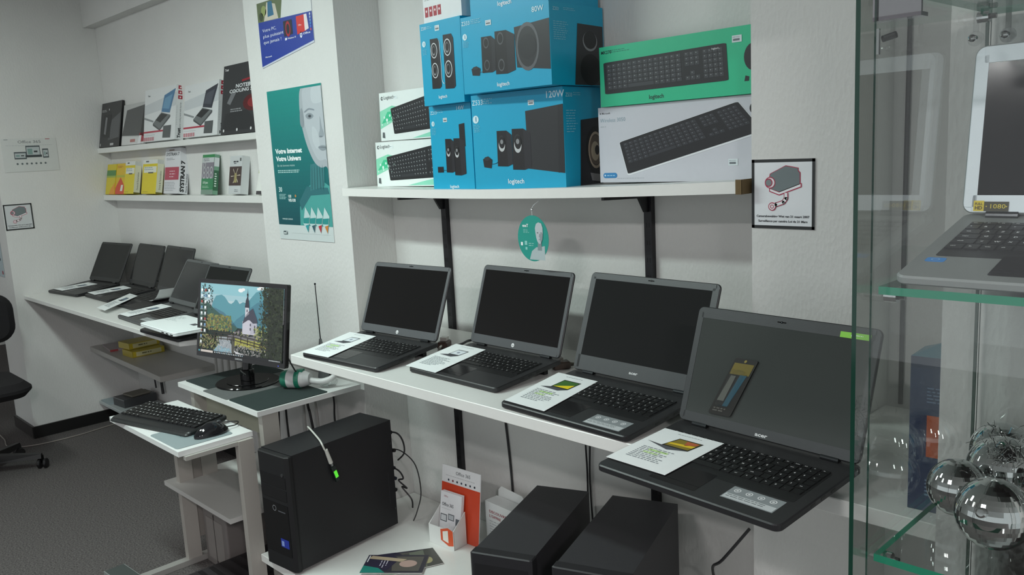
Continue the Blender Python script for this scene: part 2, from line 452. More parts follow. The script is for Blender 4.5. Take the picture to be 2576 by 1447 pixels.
# ------------------------------------------------------------------ laptops
ROWS = [['esc', 'F1', 'F2', 'F3', 'F4', 'F5', 'F6', 'F7', 'F8', 'F9', 'F10', 'F11', 'F12', 'ins', 'del', 'home', 'end', 'up', 'dn'],
        list('²&é"\'(§è!çà)-') + ['<-', 'num', '/', '*', '-'],
        ['tab'] + list('AZERTYUIOP^$') + ['', '7', '8', '9', '+'],
        ['caps'] + list('QSDFGHJKLMùµ') + ['ent', '4', '5', '6', ''],
        ['shift'] + list('<WXCVBN,;:=') + ['shift', '', '1', '2', '3', 'ent'],
        ['ctrl', 'fn', 'win', 'alt', ' ', 'gr', 'ctrl', '<', 'v', '>', '0', '.', '']]
WD = {'esc': 1, 'tab': 1.45, 'caps': 1.7, 'shift': 1.9, '<-': 1.7, 'ent': 1.35, ' ': 5.0, 'ctrl': 1.25}
def keys(q, W, D, keycol, legcol, gap=.0026, kh=.0018, mat='plastic', lf=1.0, legend=True, z0=0.0):
    """keyboard block centred at x, from y=0 (front) to D"""
    n = len(ROWS)
    rh = [0.62] + [1] * (n - 1); tot = sum(rh); y = D
    for ri, row in enumerate(ROWS):
        r_h = D * rh[ri] / tot; y -= r_h
        ws = [0.0] * len(row)
        for i, k in enumerate(row): ws[i] = WD.get(k, 1.0)
        sc = W / sum(ws); x = -W / 2
        for i, k in enumerate(row):
            w = ws[i] * sc
            q.box((x + gap / 2, y + gap / 2, z0), (x + w - gap / 2, y + r_h - gap / 2, z0 + kh), keycol, mat)
            if legend and k.strip():
                h = (min(.0042, r_h * .30) if len(k) == 1 else min(.0028, r_h * .22)) * lf
                q.push(T(0, 0, z0 + kh))
                q.text(k, x + w * .28, y + r_h * .42, h, legcol, 1, bold=.02, mat='paper'); q.pop()
            x += w

def make_laptop(name, label, cat, W, D, H, ang, TF=.015, TR=.040, body='#202022', bezel='#3b3d3e', brand='hp', screen='#0b0b0c', group=None,
                bez=(.016, .016, .031), keycol='#141415', leg='#d8d8d8', deck='#2a2a2b', glare=None, sticker=None, kbx=0.0, kbw=.86):
    """origin = centre of the front edge on the table; +y is towards the hinge; ang = lid tilt from the vertical in radians"""
    e = empty(name, (0, 0, 0), 0, label, cat, group)
    tilt = (TR - TF) / D
    S = Matrix(((1, 0, 0, 0), (0, 1, 0, 0), (0, tilt, 1, 0), (0, 0, 0, 1)))
    q = MB(); q.push(S)
    q.prism(rrect(-W / 2, 0, W / 2, D, .014, 5), .0015, TF, body, 'plastic', .0022, deck)
    q.prism(rrect(-W * .44, D * .30, W * .44, D * .405 + .10, .004, 3), TF + .00005, TF + .0003, '#19191a', 'plastic')     # keyboard well
    for k in range(3): q.box((W / 2 - .0006, D * (.35 + .12 * k), TF - .008), (W / 2 + .0004, D * (.35 + .12 * k) + .014, TF - .004), '#050505', 'plastic')
    q.pop()
    q.build('base', e)
    for sx in (-1, 1):
        q = MB(); q.box((sx * W * .38 - .02, D - .05, .0002), (sx * W * .38 + .02, D - .035, TR - TF + .004), '#0e0e0e', 'plastic'); q.build('rubber_foot', e)
    q = MB(); q.push(S @ T(kbx, D * .40, TF)); keys(q, W * kbw, .100 if D < .265 else .106, keycol, leg); q.pop()
    q.build('keyboard', e)
    q = MB(); q.push(S @ T(-.03 * (W / .384), 0, TF))
    q.prism(rrect(-.052, .018, .052, D * .335, .003, 3), .0, .0004, '#242425', 'screen_glass'); q.rect(-.052, .034, .052, .0346, '#0c0c0c', 3, 'plastic'); q.pop()
    q.build('touchpad', e)
    if sticker:
        q = MB(); q.pm = 'card'; q.push(S @ T(0, 0, TF)); x0, y0, x1, y1 = sticker
        q.rect(x0, y0, x1, y1, '#8f9698', 1); q.rect(x0 + .002, y0 + .002, x1 - .002, y0 + (y1 - y0) * .40, '#c9cfd0', 2)
        for k in range(4):
            cx = x0 + (x1 - x0) * (.14 + .23 * k); cy = y0 + (y1 - y0) * .72
            q.ring(cx, cy, .0045, .0065, '#e6e9ea', 2); q.disc(cx, cy, .0025, '#e6e9ea', 2, seg=10)
        q.lines(x0 + .006, y0 + (y1 - y0) * .30, (x1 - x0) * .8, 2, .0055, '#6d7375', 3, .3, 3)
        q.pop(); plab(q.build('palm_rest_sticker', e), 'silver sticker with small round icons')
    # hinges
    hz = TR
    for sx in (-1, 1):
        q = MB(); q.push(T(sx * W * .36, D - .012, hz + .001)); q.push(RY(90)); q.push(T(0, 0, -.018))
        q.lathe([(1e-5, 0), (.0062, 0), (.0062, .036), (1e-5, .036)], '#4a4c4e', 'metal', 14); q.pop().pop().pop()
        q.build('hinge', e)
    L = T(0, D - .015, hz) @ Matrix(((1, 0, 0, 0), (0, -math.cos(ang), math.sin(ang), 0), (0, math.sin(ang), math.cos(ang), 0), (0, 0, 0, 1)))
    # lid-local axes: x right, y = +n (out of the glass, toward the viewer) , z up the lid
    L = T(0, D - .015, hz) @ RX(-math.degrees(ang)) @ frame((0, 0, 0), (1, 0, 0), (0, 0, 1))
    q = MB(); q.push(L)
    q.prism(rrect(-W / 2, .004, W / 2, H, .013, 5), -.0065, .0, body, 'plastic', .0016, bezel)
    bx, bt, bb = bez
    # raised bezel strips around the glass
    zt = .0011
    for a in ((-W / 2 + .012, .006, W / 2 - .012, bb), (-W / 2 + .012, H - bt, W / 2 - .012, H - .002)):
        q.prism(rrect(a[0], a[1], a[2], a[3], .002, 2), 0, zt, bezel, 'plastic')
    for sx in (-1, 1):
        xa, xb = sorted((sx * (W / 2 - .0025), sx * (W / 2 - bx)))
        q.prism(rrect(xa, .012, xb, H - .012, .002, 2), 0, zt, bezel, 'plastic')
    q.push(T(0, H - bt / 2, zt)); q.prism(rrect(-.010, -.0012, .010, .0012, .001, 2), 0, .0003, '#1c1d1d', 'screen_glass'); q.disc(0, 0, .0022, '#0a0a0a', 2, mat='screen_glass'); q.disc(0, 0, .0008, '#77808a', 3, mat='card'); q.pop()
    q.pop(); lid = q.build('lid', e)
    q = MB(); q.push(L)
    q.box((-W / 2 + bx, bb, .00005), (W / 2 - bx, H - bt, .0005), screen, 'screen_glass'); q.pop(); q.build('screen', lid)
    q = MB(); q.pm = 'card'; q.push(L @ T(0, bb * .52, zt))
    if brand == 'hp':
        q.disc(0, 0, .0062, '#e8eaea', 1); q.text('hp', 0, -.0022, .0042, '#2c2e30', 2, .0, 'c', .0075, shear=.3)
    elif brand == 'acer':
        q.text('acer', 0, -.004, .0072, '#d5d8d8', 1, .03, 'c', .028, shear=.1)
    else:
        q.text(brand, 0, -.003, .005, '#9a9c9c', 1, .0, 'c')
    q.pop(); q.build('maker_logo', lid)
    e['_L'] = 1
    e['_dims'] = (W, D, H, ang, TF, TR)
    return e, L

def place(e, x, y, z, yaw): e.location = (x, y, z); e.rotation_euler = (0, 0, yaw); return e
def base_frame(lap, x, y, z, yaw, TF=.015, TR=.040, D=.26):
    return T(x, y, z) @ Matrix.Rotation(yaw, 4, 'Z') @ T(0, 0, TF) @ RX(math.degrees(math.atan((TR - TF) / D)))

def sheet(label, F, pts, pic, group='printed price sheets on the laptops', hl=True, seed=1, lift=.0012, curl=None):
    """a paper sheet on plane F with corners pts (front-left, front-right, back-right, back-left)"""
    e = empty('price_sheet'); e.matrix_world = F @ T(pts[0][0], pts[0][1], lift)
    tag(e, label, 'paper', group)
    O = Vector(pts[0]); U = Vector(pts[1]) - O; V = Vector(pts[3]) - O
    M = Matrix(((U.x, V.x, 0, 0), (U.y, V.y, 0, 0), (0, 0, 1, 0), (0, 0, 0, 1)))
    q = MB(); q.push(M); n = 8
    def zc(v): return curl(v) if curl else 0.0
    for i in range(n):
        a, b_ = i / n, (i + 1) / n
        za, zb = zc(a), zc(b_)
        q.add([(0, a, za), (1, a, za), (1, b_, zb), (0, b_, zb), (0, a, za - .0004), (1, a, za - .0004), (1, b_, zb - .0004), (0, b_, zb - .0004)],
              [(0, 1, 2, 3), (7, 6, 5, 4), (0, 4, 5, 1), (2, 6, 7, 3), (1, 5, 6, 2), (3, 7, 4, 0)], '#eef3f2', 'paper')
    q.pm = 'paper'
    q.lines(.30, .93, .42, 1, .022, '#70757a', 1, .35, seed, .05)
    r = random.Random(seed)
    if pic == 'hp':
        q.poly([(.36, .62), (.70, .62), (.74, .82), (.40, .82)], '#3a3c40', 1); q.poly([(.39, .645), (.68, .645), (.715, .80), (.42, .80)], '#dfe6ea', 2)
        q.disc(.55, .72, .04, '#9098a8', 3, .027); q.poly([(.36, .62), (.70, .62), (.56, .55), (.16, .57)], '#4a4c52', 1)
    elif pic == 'acer':
        q.poly([(.34, .60), (.76, .60), (.80, .84), (.38, .84)], '#202823', 1); q.poly([(.37, .62), (.74, .62), (.775, .82), (.40, .82)], '#3d6b2a', 2)
        q.poly([(.37, .62), (.74, .62), (.76, .74)], '#e8d11a', 3); q.poly([(.34, .60), (.76, .60), (.60, .53), (.14, .55)], '#4a4c50', 1)
    elif pic == 'wide':
        q.poly([(.34, .60), (.78, .60), (.82, .84), (.42, .84)], '#26241f', 1); q.poly([(.37, .62), (.76, .62), (.79, .82), (.44, .82)], '#8a7a2a', 2)
        q.poly([(.38, .66), (.77, .68), (.78, .74), (.40, .70)], '#e2c22c', 3); q.poly([(.62, .70), (.77, .76), (.78, .81), (.58, .81)], '#b9603a', 3)
        q.poly([(.34, .60), (.78, .60), (.50, .52), (.08, .62)], '#53555a', 1)
    else:
        q.poly([(.40, .60), (.74, .60), (.78, .78), (.44, .78)], '#2b2e33', 1); q.poly([(.43, .62), (.72, .62), (.755, .76), (.47, .76)], '#6d7f8f', 2); q.poly([(.40, .60), (.74, .60), (.60, .55), (.24, .56)], '#3b3d40', 1)
    q.lines(.16, .46, .66, 9, .036, '#8b9296', 1, .45, seed + 5, .45)
    if hl: q.rect(.30, .405, .62, .445, '#cdf2a0', 1); q.rect(.28, .335, .52, .372, '#d8f5b4', 1)
    q.pop(); o = q.build('printed_sheet', e)
    return e

TFc, TRc = .015, .040
GL = 'laptops open on the right worktop'
RIGHT = [('black laptop with round maker logo, first from the pillar', -2.241, 1.39, .067, .384, .259, .376, .248, 'hp', 'hp', [(-.186, -.001), (-.046, .0), (-.077, .219), (-.215, .219)], None),
         ('black laptop with round maker logo, second from the pillar', -1.791, 1.466, -.012, .385, .26, .327, .252, 'hp', 'hp', [(-.202, .0), (-.062, .0), (-.084, .216), (-.224, .216)], None),
         ('large black laptop third from the pillar, half hidden by the fourth', -1.299, 1.379, -.038, .412, .28, .348, .271, 'acer', 'acer', [(-.197, .010), (-.055, .009), (-.080, .229), (-.222, .229)], (.064, .013, .172, .066)),
         ('largest nearest black laptop with a blister pack leaning on its screen', -.843, 1.199, -.071, .409, .27, .332, .252, 'acer', 'wide', [(-.205, .031), (-.058, .034), (-.056, .208), (-.198, .206)], (.068, .029, .172, .075))]
SHLAB = ['sheet with laptop picture on the first right-bay laptop by the pillar', 'sheet with laptop picture on the second right-bay laptop', 'sheet with green and yellow laptop picture on the third right-bay laptop', 'sheet with orange and yellow laptop picture on the nearest laptop']
for i, (lb, x, y, yaw, W, D, an, H, br, pic, sp, stk) in enumerate(RIGHT):
    e, L = make_laptop('laptop', lb, 'laptop', W, D, H, an, TFc, TRc, brand=br, group=GL, sticker=stk,
                       bezel=['#55585a', '#505355', '#4a4d4e', '#3d4041'][i], screen=['#1d1c1c', '#1e1d1d', '#242525', '#434745'][i],
                       bez=[(.013, .015, .031), (.013, .015, .033), (.020, .018, .046), (.016, .024, .026)][i])
    place(e, x, y, ZD + .0005, yaw)
    F = base_frame(e, x, y, ZD, yaw, TFc, TRc, D)
    sheet(SHLAB[i], F, sp, pic, seed=i + 3, lift=.0034, hl=(i != 1))
    if i == 3:
        lid = [c for c in kids(e) if c.name.startswith('lid')][0]
        q = MB(); q.pm = 'card'; q.push(L); q.push(T(0, 0, .0012)); q.rect(.125, .228, .185, .239, '#8fd64a', 1); q.ring(.150, .2335, .0022, .0034, '#ffffff', 2); q.lines(.156, .2335, .02, 1, .003, '#f4fff0', 2, .5, 2); q.pop().pop()
        plab(q.build('green_sticker', lid), 'bright green energy strip sticker')
        # blister pack leaning on the screen
        b_ = empty('blister_pack'); b_.matrix_world = T(x, y, ZD) @ Matrix.Rotation(yaw, 4, 'Z') @ L @ T(-.130, .032, .0025) @ RZ(1.5)
        tag(b_, 'narrow black, yellow and blue blister pack leaning on the nearest laptop screen', 'package')
        SHR = Matrix(((1, .37, 0, 0), (0, 1, 0, 0), (0, 0, 1, 0), (0, 0, 0, 1)))
        q = MB(); q.pm = 'card'; q.push(SHR)
        q.prism(rrect(0, 0, .054, .122, .004, 3), 0, .0016, '#15140f', 'card'); q.push(T(0, 0, .0016))
        q.poly([(.004, .088), (.050, .088), (.050, .112), (.004, .112)], '#6e611e', 1); q.poly([(.024, .020), (.036, .020), (.046, .090), (.030, .090)], '#1d4f60', 1)
        q.poly([(.006, .030), (.022, .030), (.022, .085), (.010, .085)], '#5d5f58', 2); q.disc(.027, .117, .003, '#8b7d3a', 2)
        q.lines(.007, .0125, .034, 2, .005, '#55544e', 2, .5, 4); q.pop(); q.build('backing_card', b_)
        q = MB(); q.push(SHR); q.prism(rrect(.008, .018, .040, .098, .006, 4), .002, .010, '#ffffff', 'clear_plastic', .003); q.build('clear_shell', b_)

LEFT = [('black laptop farthest left, touching the left wall', -5.428 + .075, 1.517, .108, .383, .263, .463, .252, 'pc', [(-.178, .029), (-.035, .020), (.030, .203), (-.110, .208)], 'sheet on the farthest left laptop', None, '#1c1d1c'),
        ('black laptop second from the left wall', -4.951, 1.571, -.01, .382, .265, .379, .247, 'pc', [(-.205, .024), (-.060, .017), (.005, .206), (-.145, .206)], 'sheet on the second laptop from the left wall', None, '#242424'),
        ('black laptop third from the left wall, its lid touching the second', -4.50, 1.556, -.03, .382, .26, .34, .255, 'pc', None, None, None, '#242424'),
        ('grey laptop fourth from the left wall with two palm rest stickers', -4.027, 1.417, -.037, .382, .261, .541, .238, 'pc', [(-.200, .010), (-.070, .014), (-.042, .208), (-.180, .211)], 'sheet on the grey fourth laptop in the left bay', (.045, .026, .150, .062), '#3a3b3b'),
        ('laptop fifth from the left wall, partly behind the monitor', -3.561, 1.355, .026, .38, .259, .479, .245, 'pc', None, None, None, '#252625')]
for i, (lb, x, y, yaw, W, D, an, H, pic, sp, sl, stk, scr) in enumerate(LEFT):
    e, L = make_laptop('laptop', lb, 'laptop', W, D, H, an, TFc, TRc, brand=' ', group='laptops open on the left bay worktop', sticker=stk, screen=scr,
                       body='#202022' if i != 3 else '#4a4b4c', deck='#232324' if i != 3 else '#4f5051', bezel=['#262727', '#262727', '#3a3b3b', '#5c5f5f', '#4c4f4f'][i], bez=(.012, .014, .028))
    place(e, x, y, ZL + .0005, yaw)
    if sp:
        sheet(sl, base_frame(e, x, y, ZL, yaw, TFc, TRc, D), sp, pic, 'printed sheets in the left bay', hl=False, seed=20 + i, lift=.0034)
# sheet lying partly over the table edge of laptop three, and a curled one behind it
F = T(-4.502, 1.443, ZL + .001) @ RZ(9)
sheet('loose sheet slanting off the front of the third left-bay laptop', T(-4.573, 1.451, ZL + .0165) @ Matrix(((1, 0, 0, 0), (0, 1, 0, 0), (0, .09, 1, 0), (0, 0, 0, 1))), [(.04, -.012), (.175, -.012), (-.06, .235), (-.195, .235)][:1] + [(.175, -.020), (-.075, .245), (-.21, .245)], 'pc', 'printed sheets in the left bay', hl=False, seed=31, lift=.004)
e = empty('price_sheet'); tag(e, 'small curled white sheet standing beside the grey laptop in the left bay', 'paper', 'printed sheets in the left bay')
e.matrix_world = T(-4.44, 1.66, ZL + .030) @ RZ(-4)
q = MB(); n = 8
for i in range(n):
    a, b_ = i / n, (i + 1) / n
    fa = lambda t: (.02 + .19 * t ** .8, .075 * t ** 1.7)
    (xa, za), (xb, zb) = fa(a), fa(b_)
    q.add([(xa, 0, za), (xb, 0, zb), (xb, .10, zb), (xa, .10, za), (xa, 0, za - .0005), (xb, 0, zb - .0005), (xb, .10, zb - .0005), (xa, .10, za - .0005)], [(0, 1, 2, 3), (7, 6, 5, 4), (0, 4, 5, 1), (2, 6, 7, 3)], '#e9eeee', 'paper')
q.build('printed_sheet', e)
# closed white laptop on the fifth laptop
e = empty('closed_laptop', (-3.46, 1.312, ZL + .047), math.radians(-1.5), 'closed slim white laptop lying on the base of the fifth left-bay laptop', 'laptop')
q = MB(); q.rbox((-.185, 0, 0), (.185, .20, .009), .015, '#d9dedd', 'plastic', .002, 5); q.build('base', e)
q = MB(); q.rbox((-.185, 0, .0094), (.185, .20, .0155), .015, '#edf3f2', 'plastic', .002, 5)
q.push(T(0, 0, .0155)); q.pm = 'card'; q.lines(-.165, .165, .10, 7, .011, '#a9b1b3', 1, .3, 12, .6); q.rect(.06, .115, .105, .140, '#454a50', 1); q.lines(.04, .175, .09, 1, .009, '#8d9597', 1, .3, 3); q.pop()
q.build('lid', e)
q = MB()
for k in range(3): q.box((.06 + k * .045, -.0006, .003), (.085 + k * .045, .0005, .0075), '#18191a', 'plastic')
q.build('port_slots', e)

# ------------------------------------------------------------------ product boxes
def carton(name, label, cat, x, y, z, yaw, lean, W, D, H, base, front=None, side=None, group=None, mat='card', top=None, prisms=None):
    """local: front face y=0, x 0..W, z 0..H, depth towards +y; lean = degrees leaning back"""
    q = MB(); q.pm = mat
    q.box((0, 0, 0), (W, D, H), base, mat)
    if front: q.push(frame((0, 0, 0), (1, 0, 0), (0, 0, 1))); front(q, W, H); q.pop()
    if side: q.push(frame((W, 0, 0), (0, 1, 0), (0, 0, 1))); side(q, D, H); q.pop()
    if top: q.push(frame((0, 0, H), (1, 0, 0), (0, 1, 0))); top(q, W, D); q.pop()
    o = q.build(name)
    o.location = (x, y, z + D * math.sin(math.radians(lean)) + .0006); o.rotation_euler = (Matrix.Rotation(math.radians(yaw), 3, 'Z') @ Matrix.Rotation(-math.radians(lean), 3, 'X')).to_euler()
    return tag(o, label, cat, group)

BLUE = '#08a3ca'
def price_tag(q, x, y, w=.022, h=.014):
    q.rect(x, y, x + w, y + h, '#d9e4e6', 3); q.lines(x + .002, y + h * .72, w * .8, 1, .003, '#7e8a90', 4, .4, 2, .1); q.lines(x + .003, y + h * .22, w * .75, 1, h * .62, '#6b7378', 4, .5, 3, .1)
def cube(q, x0, y0, x1, y1, dx, dy, front, side, l=2):
    """pictured box: front rectangle (slightly sheared) and a receding right side"""
    q.poly([(x0, y0), (x1, y0 + dy), (x1, y1 + dy * .2), (x0, y1)], front, l)
    q.poly([(x1, y0 + dy), (x1 + dx, y0 + dy + abs(dx) * .25), (x1 + dx, y1 - abs(dx) * .35), (x1, y1 + dy * .2)], side, l)
def sat(q, x, y, w, h, style, dx=None):
    dx = w * .55 if dx is None else dx
    q.poly([(x, y), (x + w, y - w * .04), (x + w, y + h - w * .02), (x + w * .04, y + h)], '#1b1a1c', 3)
    q.poly([(x + w, y - w * .04), (x + w + dx, y + w * .12), (x + w + dx, y + h - w * .35), (x + w, y + h - w * .02)], '#26262a', 3)
    if style == 'cone':
        cx, cy, r = x + w * .5, y + h * .64, w * .34
        q.disc(cx, cy, r, '#2c2d2f', 4, r * 1.75); q.disc(cx, cy - r * .45, r * .92, '#c3c6c7', 5, r * 1.35); q.disc(cx + r * .08, cy + r * .15, r * .84, '#1a1a1b', 6, r * 1.25); q.disc(cx + r * .05, cy + r * .35, r * .42, '#8b8d8f', 7, r * .5)
    elif style == 'dark':
        for f in (.82, .20):
            q.ring(x + w * .5, y + h * f, w * .20, w * .27, '#515457', 4, 1.4)
        q.disc(x + w * .5, y + h * .82, w * .19, '#121213', 4, w * .27)
    elif style == 'ring':
        for f in (.76, .36):
            cx, cy = x + w * .5, y + h * f
            q.disc(cx, cy, w * .42, '#e4e7e8', 4, w * .60); q.disc(cx, cy, w * .36, '#232325', 5, w * .53); q.disc(cx - w * .03, cy - w * .02, w * .24, '#8d9092', 6, w * .36); q.disc(cx, cy + w * .02, w * .18, '#111112', 7, w * .28)
def speaker_front(name, watt, style, k=1.0):
    def f(q, W, H):
        q.text(name, W * .012, H * .895, H * .052, '#dff3f8', 3, .0); q.lines(W * .125, H * .945, W * .13, 3, H * .022, '#7cc3da', 3, .45, 4)
        if watt: q.text(watt, W * .82, H * .90, H * .066, '#d8f1f7', 3, .01)
        q.disc(W * .045, H * .745, H * .042, '#d3edf4', 3); q.text('1', W * .045, H * .725, H * .045, '#0f6f96', 4, .03, 'c'); q.lines(W * .018, H * .68, W * .08, 5, H * .017, '#6bb9d2', 3, .4, 6)
        price_tag(q, W * .64 if style == 'cone' else W * .30, H * .845)
        q.poly([(W * .615, H * .205), (W * .995, H * .150), (W * .998, H * .83), (W * .605, H * .79)] if style == 'cone' else [(W * .635, H * .26), (W * .995, H * .19), (W * .998, H * .80), (W * .62, H * .76)], '#2b2c2e', 2)
        if style == 'cone':
            q.poly([(W * .93, H * .155), (W * .995, H * .165), (W * .998, H * .83), (W * .945, H * .82)], '#232426', 3)
            sat(q, W * .275, H * .24, W * .115, H * .37, 'cone', W * .055); sat(q, W * .445, H * .20, W * .13, H * .42, 'cone', W * .075)
        else:
            q.ring(W * .76, H * .50, W * .105, W * .125, '#5b5e61', 3, 1.1 * W / H * .9); q.disc(W * .76, H * .50, W * .095, '#242527', 3, W * .10)
            sat(q, W * .235, H * .25, W * .12, H * .46, 'dark', W * .05); sat(q, W * .395, H * .21, W * .135, H * .54, 'dark', W * .09)
        q.tube([(W * .20, H * .265, .0010), (W * .25, H * .27, .0010), (W * .28, H * .285, .0010)], .0007, '#15171a', 'card', 5)
        q.poly([(W * .115, H * .235), (W * .20, H * .22), (W * .215, H * .31), (W * .165, H * .35), (W * .105, H * .32)], '#1b1c1f', 3); q.disc(W * .155, H * .325, W * .035, '#2e3033', 4, H * .02)
        q.text('logitech', W * .47, H * .055, H * .050, '#e6f4f8', 3, .015, 'c')
    return f
def speaker_side(style, name):
    def f(q, D, H):
        q.text(name, D * .06, H * .90, H * .038, '#bfe4ef', 3, .0); q.lines(D * .25, H * .935, D * .22, 2, H * .02, '#7cc3da', 3, .4, 9)
        q.lines(D * .06, H * .76, D * .28, 9, H * .026, '#7cc3da', 3, .35, 11, .3)
        if style == 'cone':
            q.poly([(D * .36, 0.002), (D * .995, 0.002), (D * .995, H * .70), (D * .42, H * .67)], '#232429', 2)
            cx, cy = D * .79, H * .36
            q.disc(cx, cy, D * .26, '#0f0f12', 3, H * .245); q.ring(cx, cy, D * .17, D * .20, '#b8a58f', 4, H / D * .95); q.disc(cx, cy, D * .165, '#6d5d4f', 4, H * .155)
            q.disc(cx - D * .02, cy - H * .01, D * .11, '#c3b196', 5, H * .10); q.disc(cx + D * .03, cy, D * .06, '#17130f', 6, H * .05)
            q.poly([(D * .62, H * .13), (D * .96, H * .10), (D * .90, H * .03), (D * .66, H * .05)], '#8e8c8c', 5)
        else:
            q.poly([(D * .42, H * .005), (D * .99, H * .005), (D * .985, H * .76), (D * .50, H * .77)], '#333437', 2)
            q.disc(D * .73, H * .56, D * .14, '#8f9396', 3, H * .125); q.disc(D * .73, H * .575, D * .125, '#2b2c2e', 4, H * .112); q.disc(D * .73, H * .20, D * .20, '#17171a', 3, H * .20)
    return f
SG = 'blue speaker cartons stacked on the upper shelf'
carton('speaker_box', 'blue speaker box reading 120W, bottom right of the blue stack', 'box', -1.952, 1.752, zsh(-1.8) - .001, 5.5, 0, .344, .190, .280, BLUE, speaker_front('Z533', '120W', 'cone'), speaker_side('cone', 'Z533'), SG)
carton('speaker_box', 'largest blue speaker box, resting on top of the 120W box', 'box', -1.926, 1.705, 1.7375, 3.1, 0, .336, .238, .217, BLUE, speaker_front('Z333', '80W', 'dark'), speaker_side('dark', 'Z333'), SG)
def z213(q, W, H):
    W *= .84
    q.text('Z213', W * .04, H * .90, H * .040, '#dff3f8', 3); q.lines(W * .22, H * .935, W * .25, 2, H * .02, '#7cc3da', 3, .4, 2); q.text('14W', W * .90, H * .925, H * .05, '#d8f1f7', 3, .0, 'c')
    q.disc(W * .10, H * .79, H * .030, '#d3edf4', 3); q.text('1', W * .10, H * .775, H * .032, '#0f6f96', 4, .03, 'c'); q.lines(W * .05, H * .73, W * .14, 5, H * .018, '#6bb9d2', 3, .4, 3)
    price_tag(q, W * .40, H * .80, .02, .013)
    q.poly([(W * .84, H * .5), (W * .999, H * .5), (W * .999, H * .77), (W * .84, H * .76)], '#1c1d20', 2)
    sat(q, W * .42, H * .20, W * .17, H * .40, 'cone', W * .09); sat(q, W * .66, H * .165, W * .18, H * .435, 'cone', W * .14)
    q.rect(W * .16, H * .20, W * .33, H * .27, '#1b1c1f', 3); q.tube([(W * .33, H * .225, .001), (W * .45, H * .225, .001)], .0007, '#15171a', 'card', 5)
    q.text('logitech', W * .62, H * .012, H * .038, '#e6f4f8', 3, .015, 'c')
def z200(q, W, H):
    W *= .88
    q.text('Z200', W * .04, H * .925, H * .036, '#dff3f8', 3); q.lines(W * .21, H * .95, W * .14, 2, H * .02, '#7cc3da', 3, .4, 2)
    q.disc(W * .10, H * .755, H * .036, '#d3edf4', 3); q.text('1', W * .10, H * .738, H * .036, '#0f6f96', 4, .03, 'c'); q.lines(W * .05, H * .68, W * .13, 4, H * .018, '#6bb9d2', 3, .4, 3)
    price_tag(q, W * .44, H * .885, .022, .016)
    q.tube([(W * .54, H * .77, .001), (W * .56, H * .50, .001), (W * .56, H * .30, .001), (W * .62, H * .24, .001)], .0012, '#cfe0e6', 'card', 6)
    sat(q, W * .27, H * .20, W * .22, H * .60, 'ring', W * .05); sat(q, W * .64, H * .18, W * .24, H * .64, 'ring', W * .05)
    q.text('logitech', W * .55, H * .075, H * .038, '#e6f4f8', 3, .015, 'c')
carton('speaker_box', 'blue speaker box reading 14W, bottom left of the blue stack', 'box', -2.183, 1.775, zsh(-2.1) - .0005, -.9, 0, .205, .150, .264, BLUE, z213, None, SG)
carton('speaker_box', 'blue speaker box with two white ringed speakers, above the 14W box', 'box', -2.166, 1.745, zsh(-2.1) + .2640, -1.7, 0, .200, .150, .251, BLUE, z200, None, SG)
def topblue(q, W, H):
    q.text('logitech', W * .46, H * .06, H * .055, '#e6f4f8', 3, .015, 'c'); q.text('Z333', W * .02, H * .9, H * .05, '#dff3f8', 3)
    q.poly([(W * .62, H * .2), (W * .99, H * .15), (W * .99, H * .8), (W * .61, H * .76)], '#2b2c2e', 2); sat(q, W * .25, H * .24, W * .12, H * .46, 'dark', W * .05); sat(q, W * .40, H * .20, W * .13, H * .54, 'dark', W * .08)
carton('speaker_box', 'topmost blue speaker box, cut by the top edge of the picture', 'box', -1.892, 1.716, 1.9562, 3.1, 0, .292, .222, .217, BLUE, topblue, None, SG)
def whitebox(q, W, H):
    q.rect(0, H * .33, W, H * .41, '#b3182f', 1); q.text('2.0 Speaker set', W * .03, H * .345, H * .042, '#f1dfe2', 2, .01); q.rect(0, H * .62, W * .95, H * .95, '#c9cdd0', 1)
    for k in range(3): q.disc(W * (.25 + .22 * k), H * .46, W * .09, '#222327', 2, H * .05)
    q.lines(W * .04, H * .27, W * .6, 2, H * .022, '#9a9da0', 1, .3, 2)
    for k in range(4):
        q.rect(W * (.04 + .115 * k), H * .065, W * (.13 + .115 * k), H * .175, '#a1182c', 1); q.disc(W * (.085 + .115 * k), H * .13, W * .022, '#e9d5d8', 2, seg=6)
carton('speaker_box', 'white speaker set box with red band on top of the ringed speaker box', 'box', -2.150, 1.752, zsh(-2.1) + .5158, -1.5, 0, .185, .12, .27, '#dfe3e4', whitebox, None)

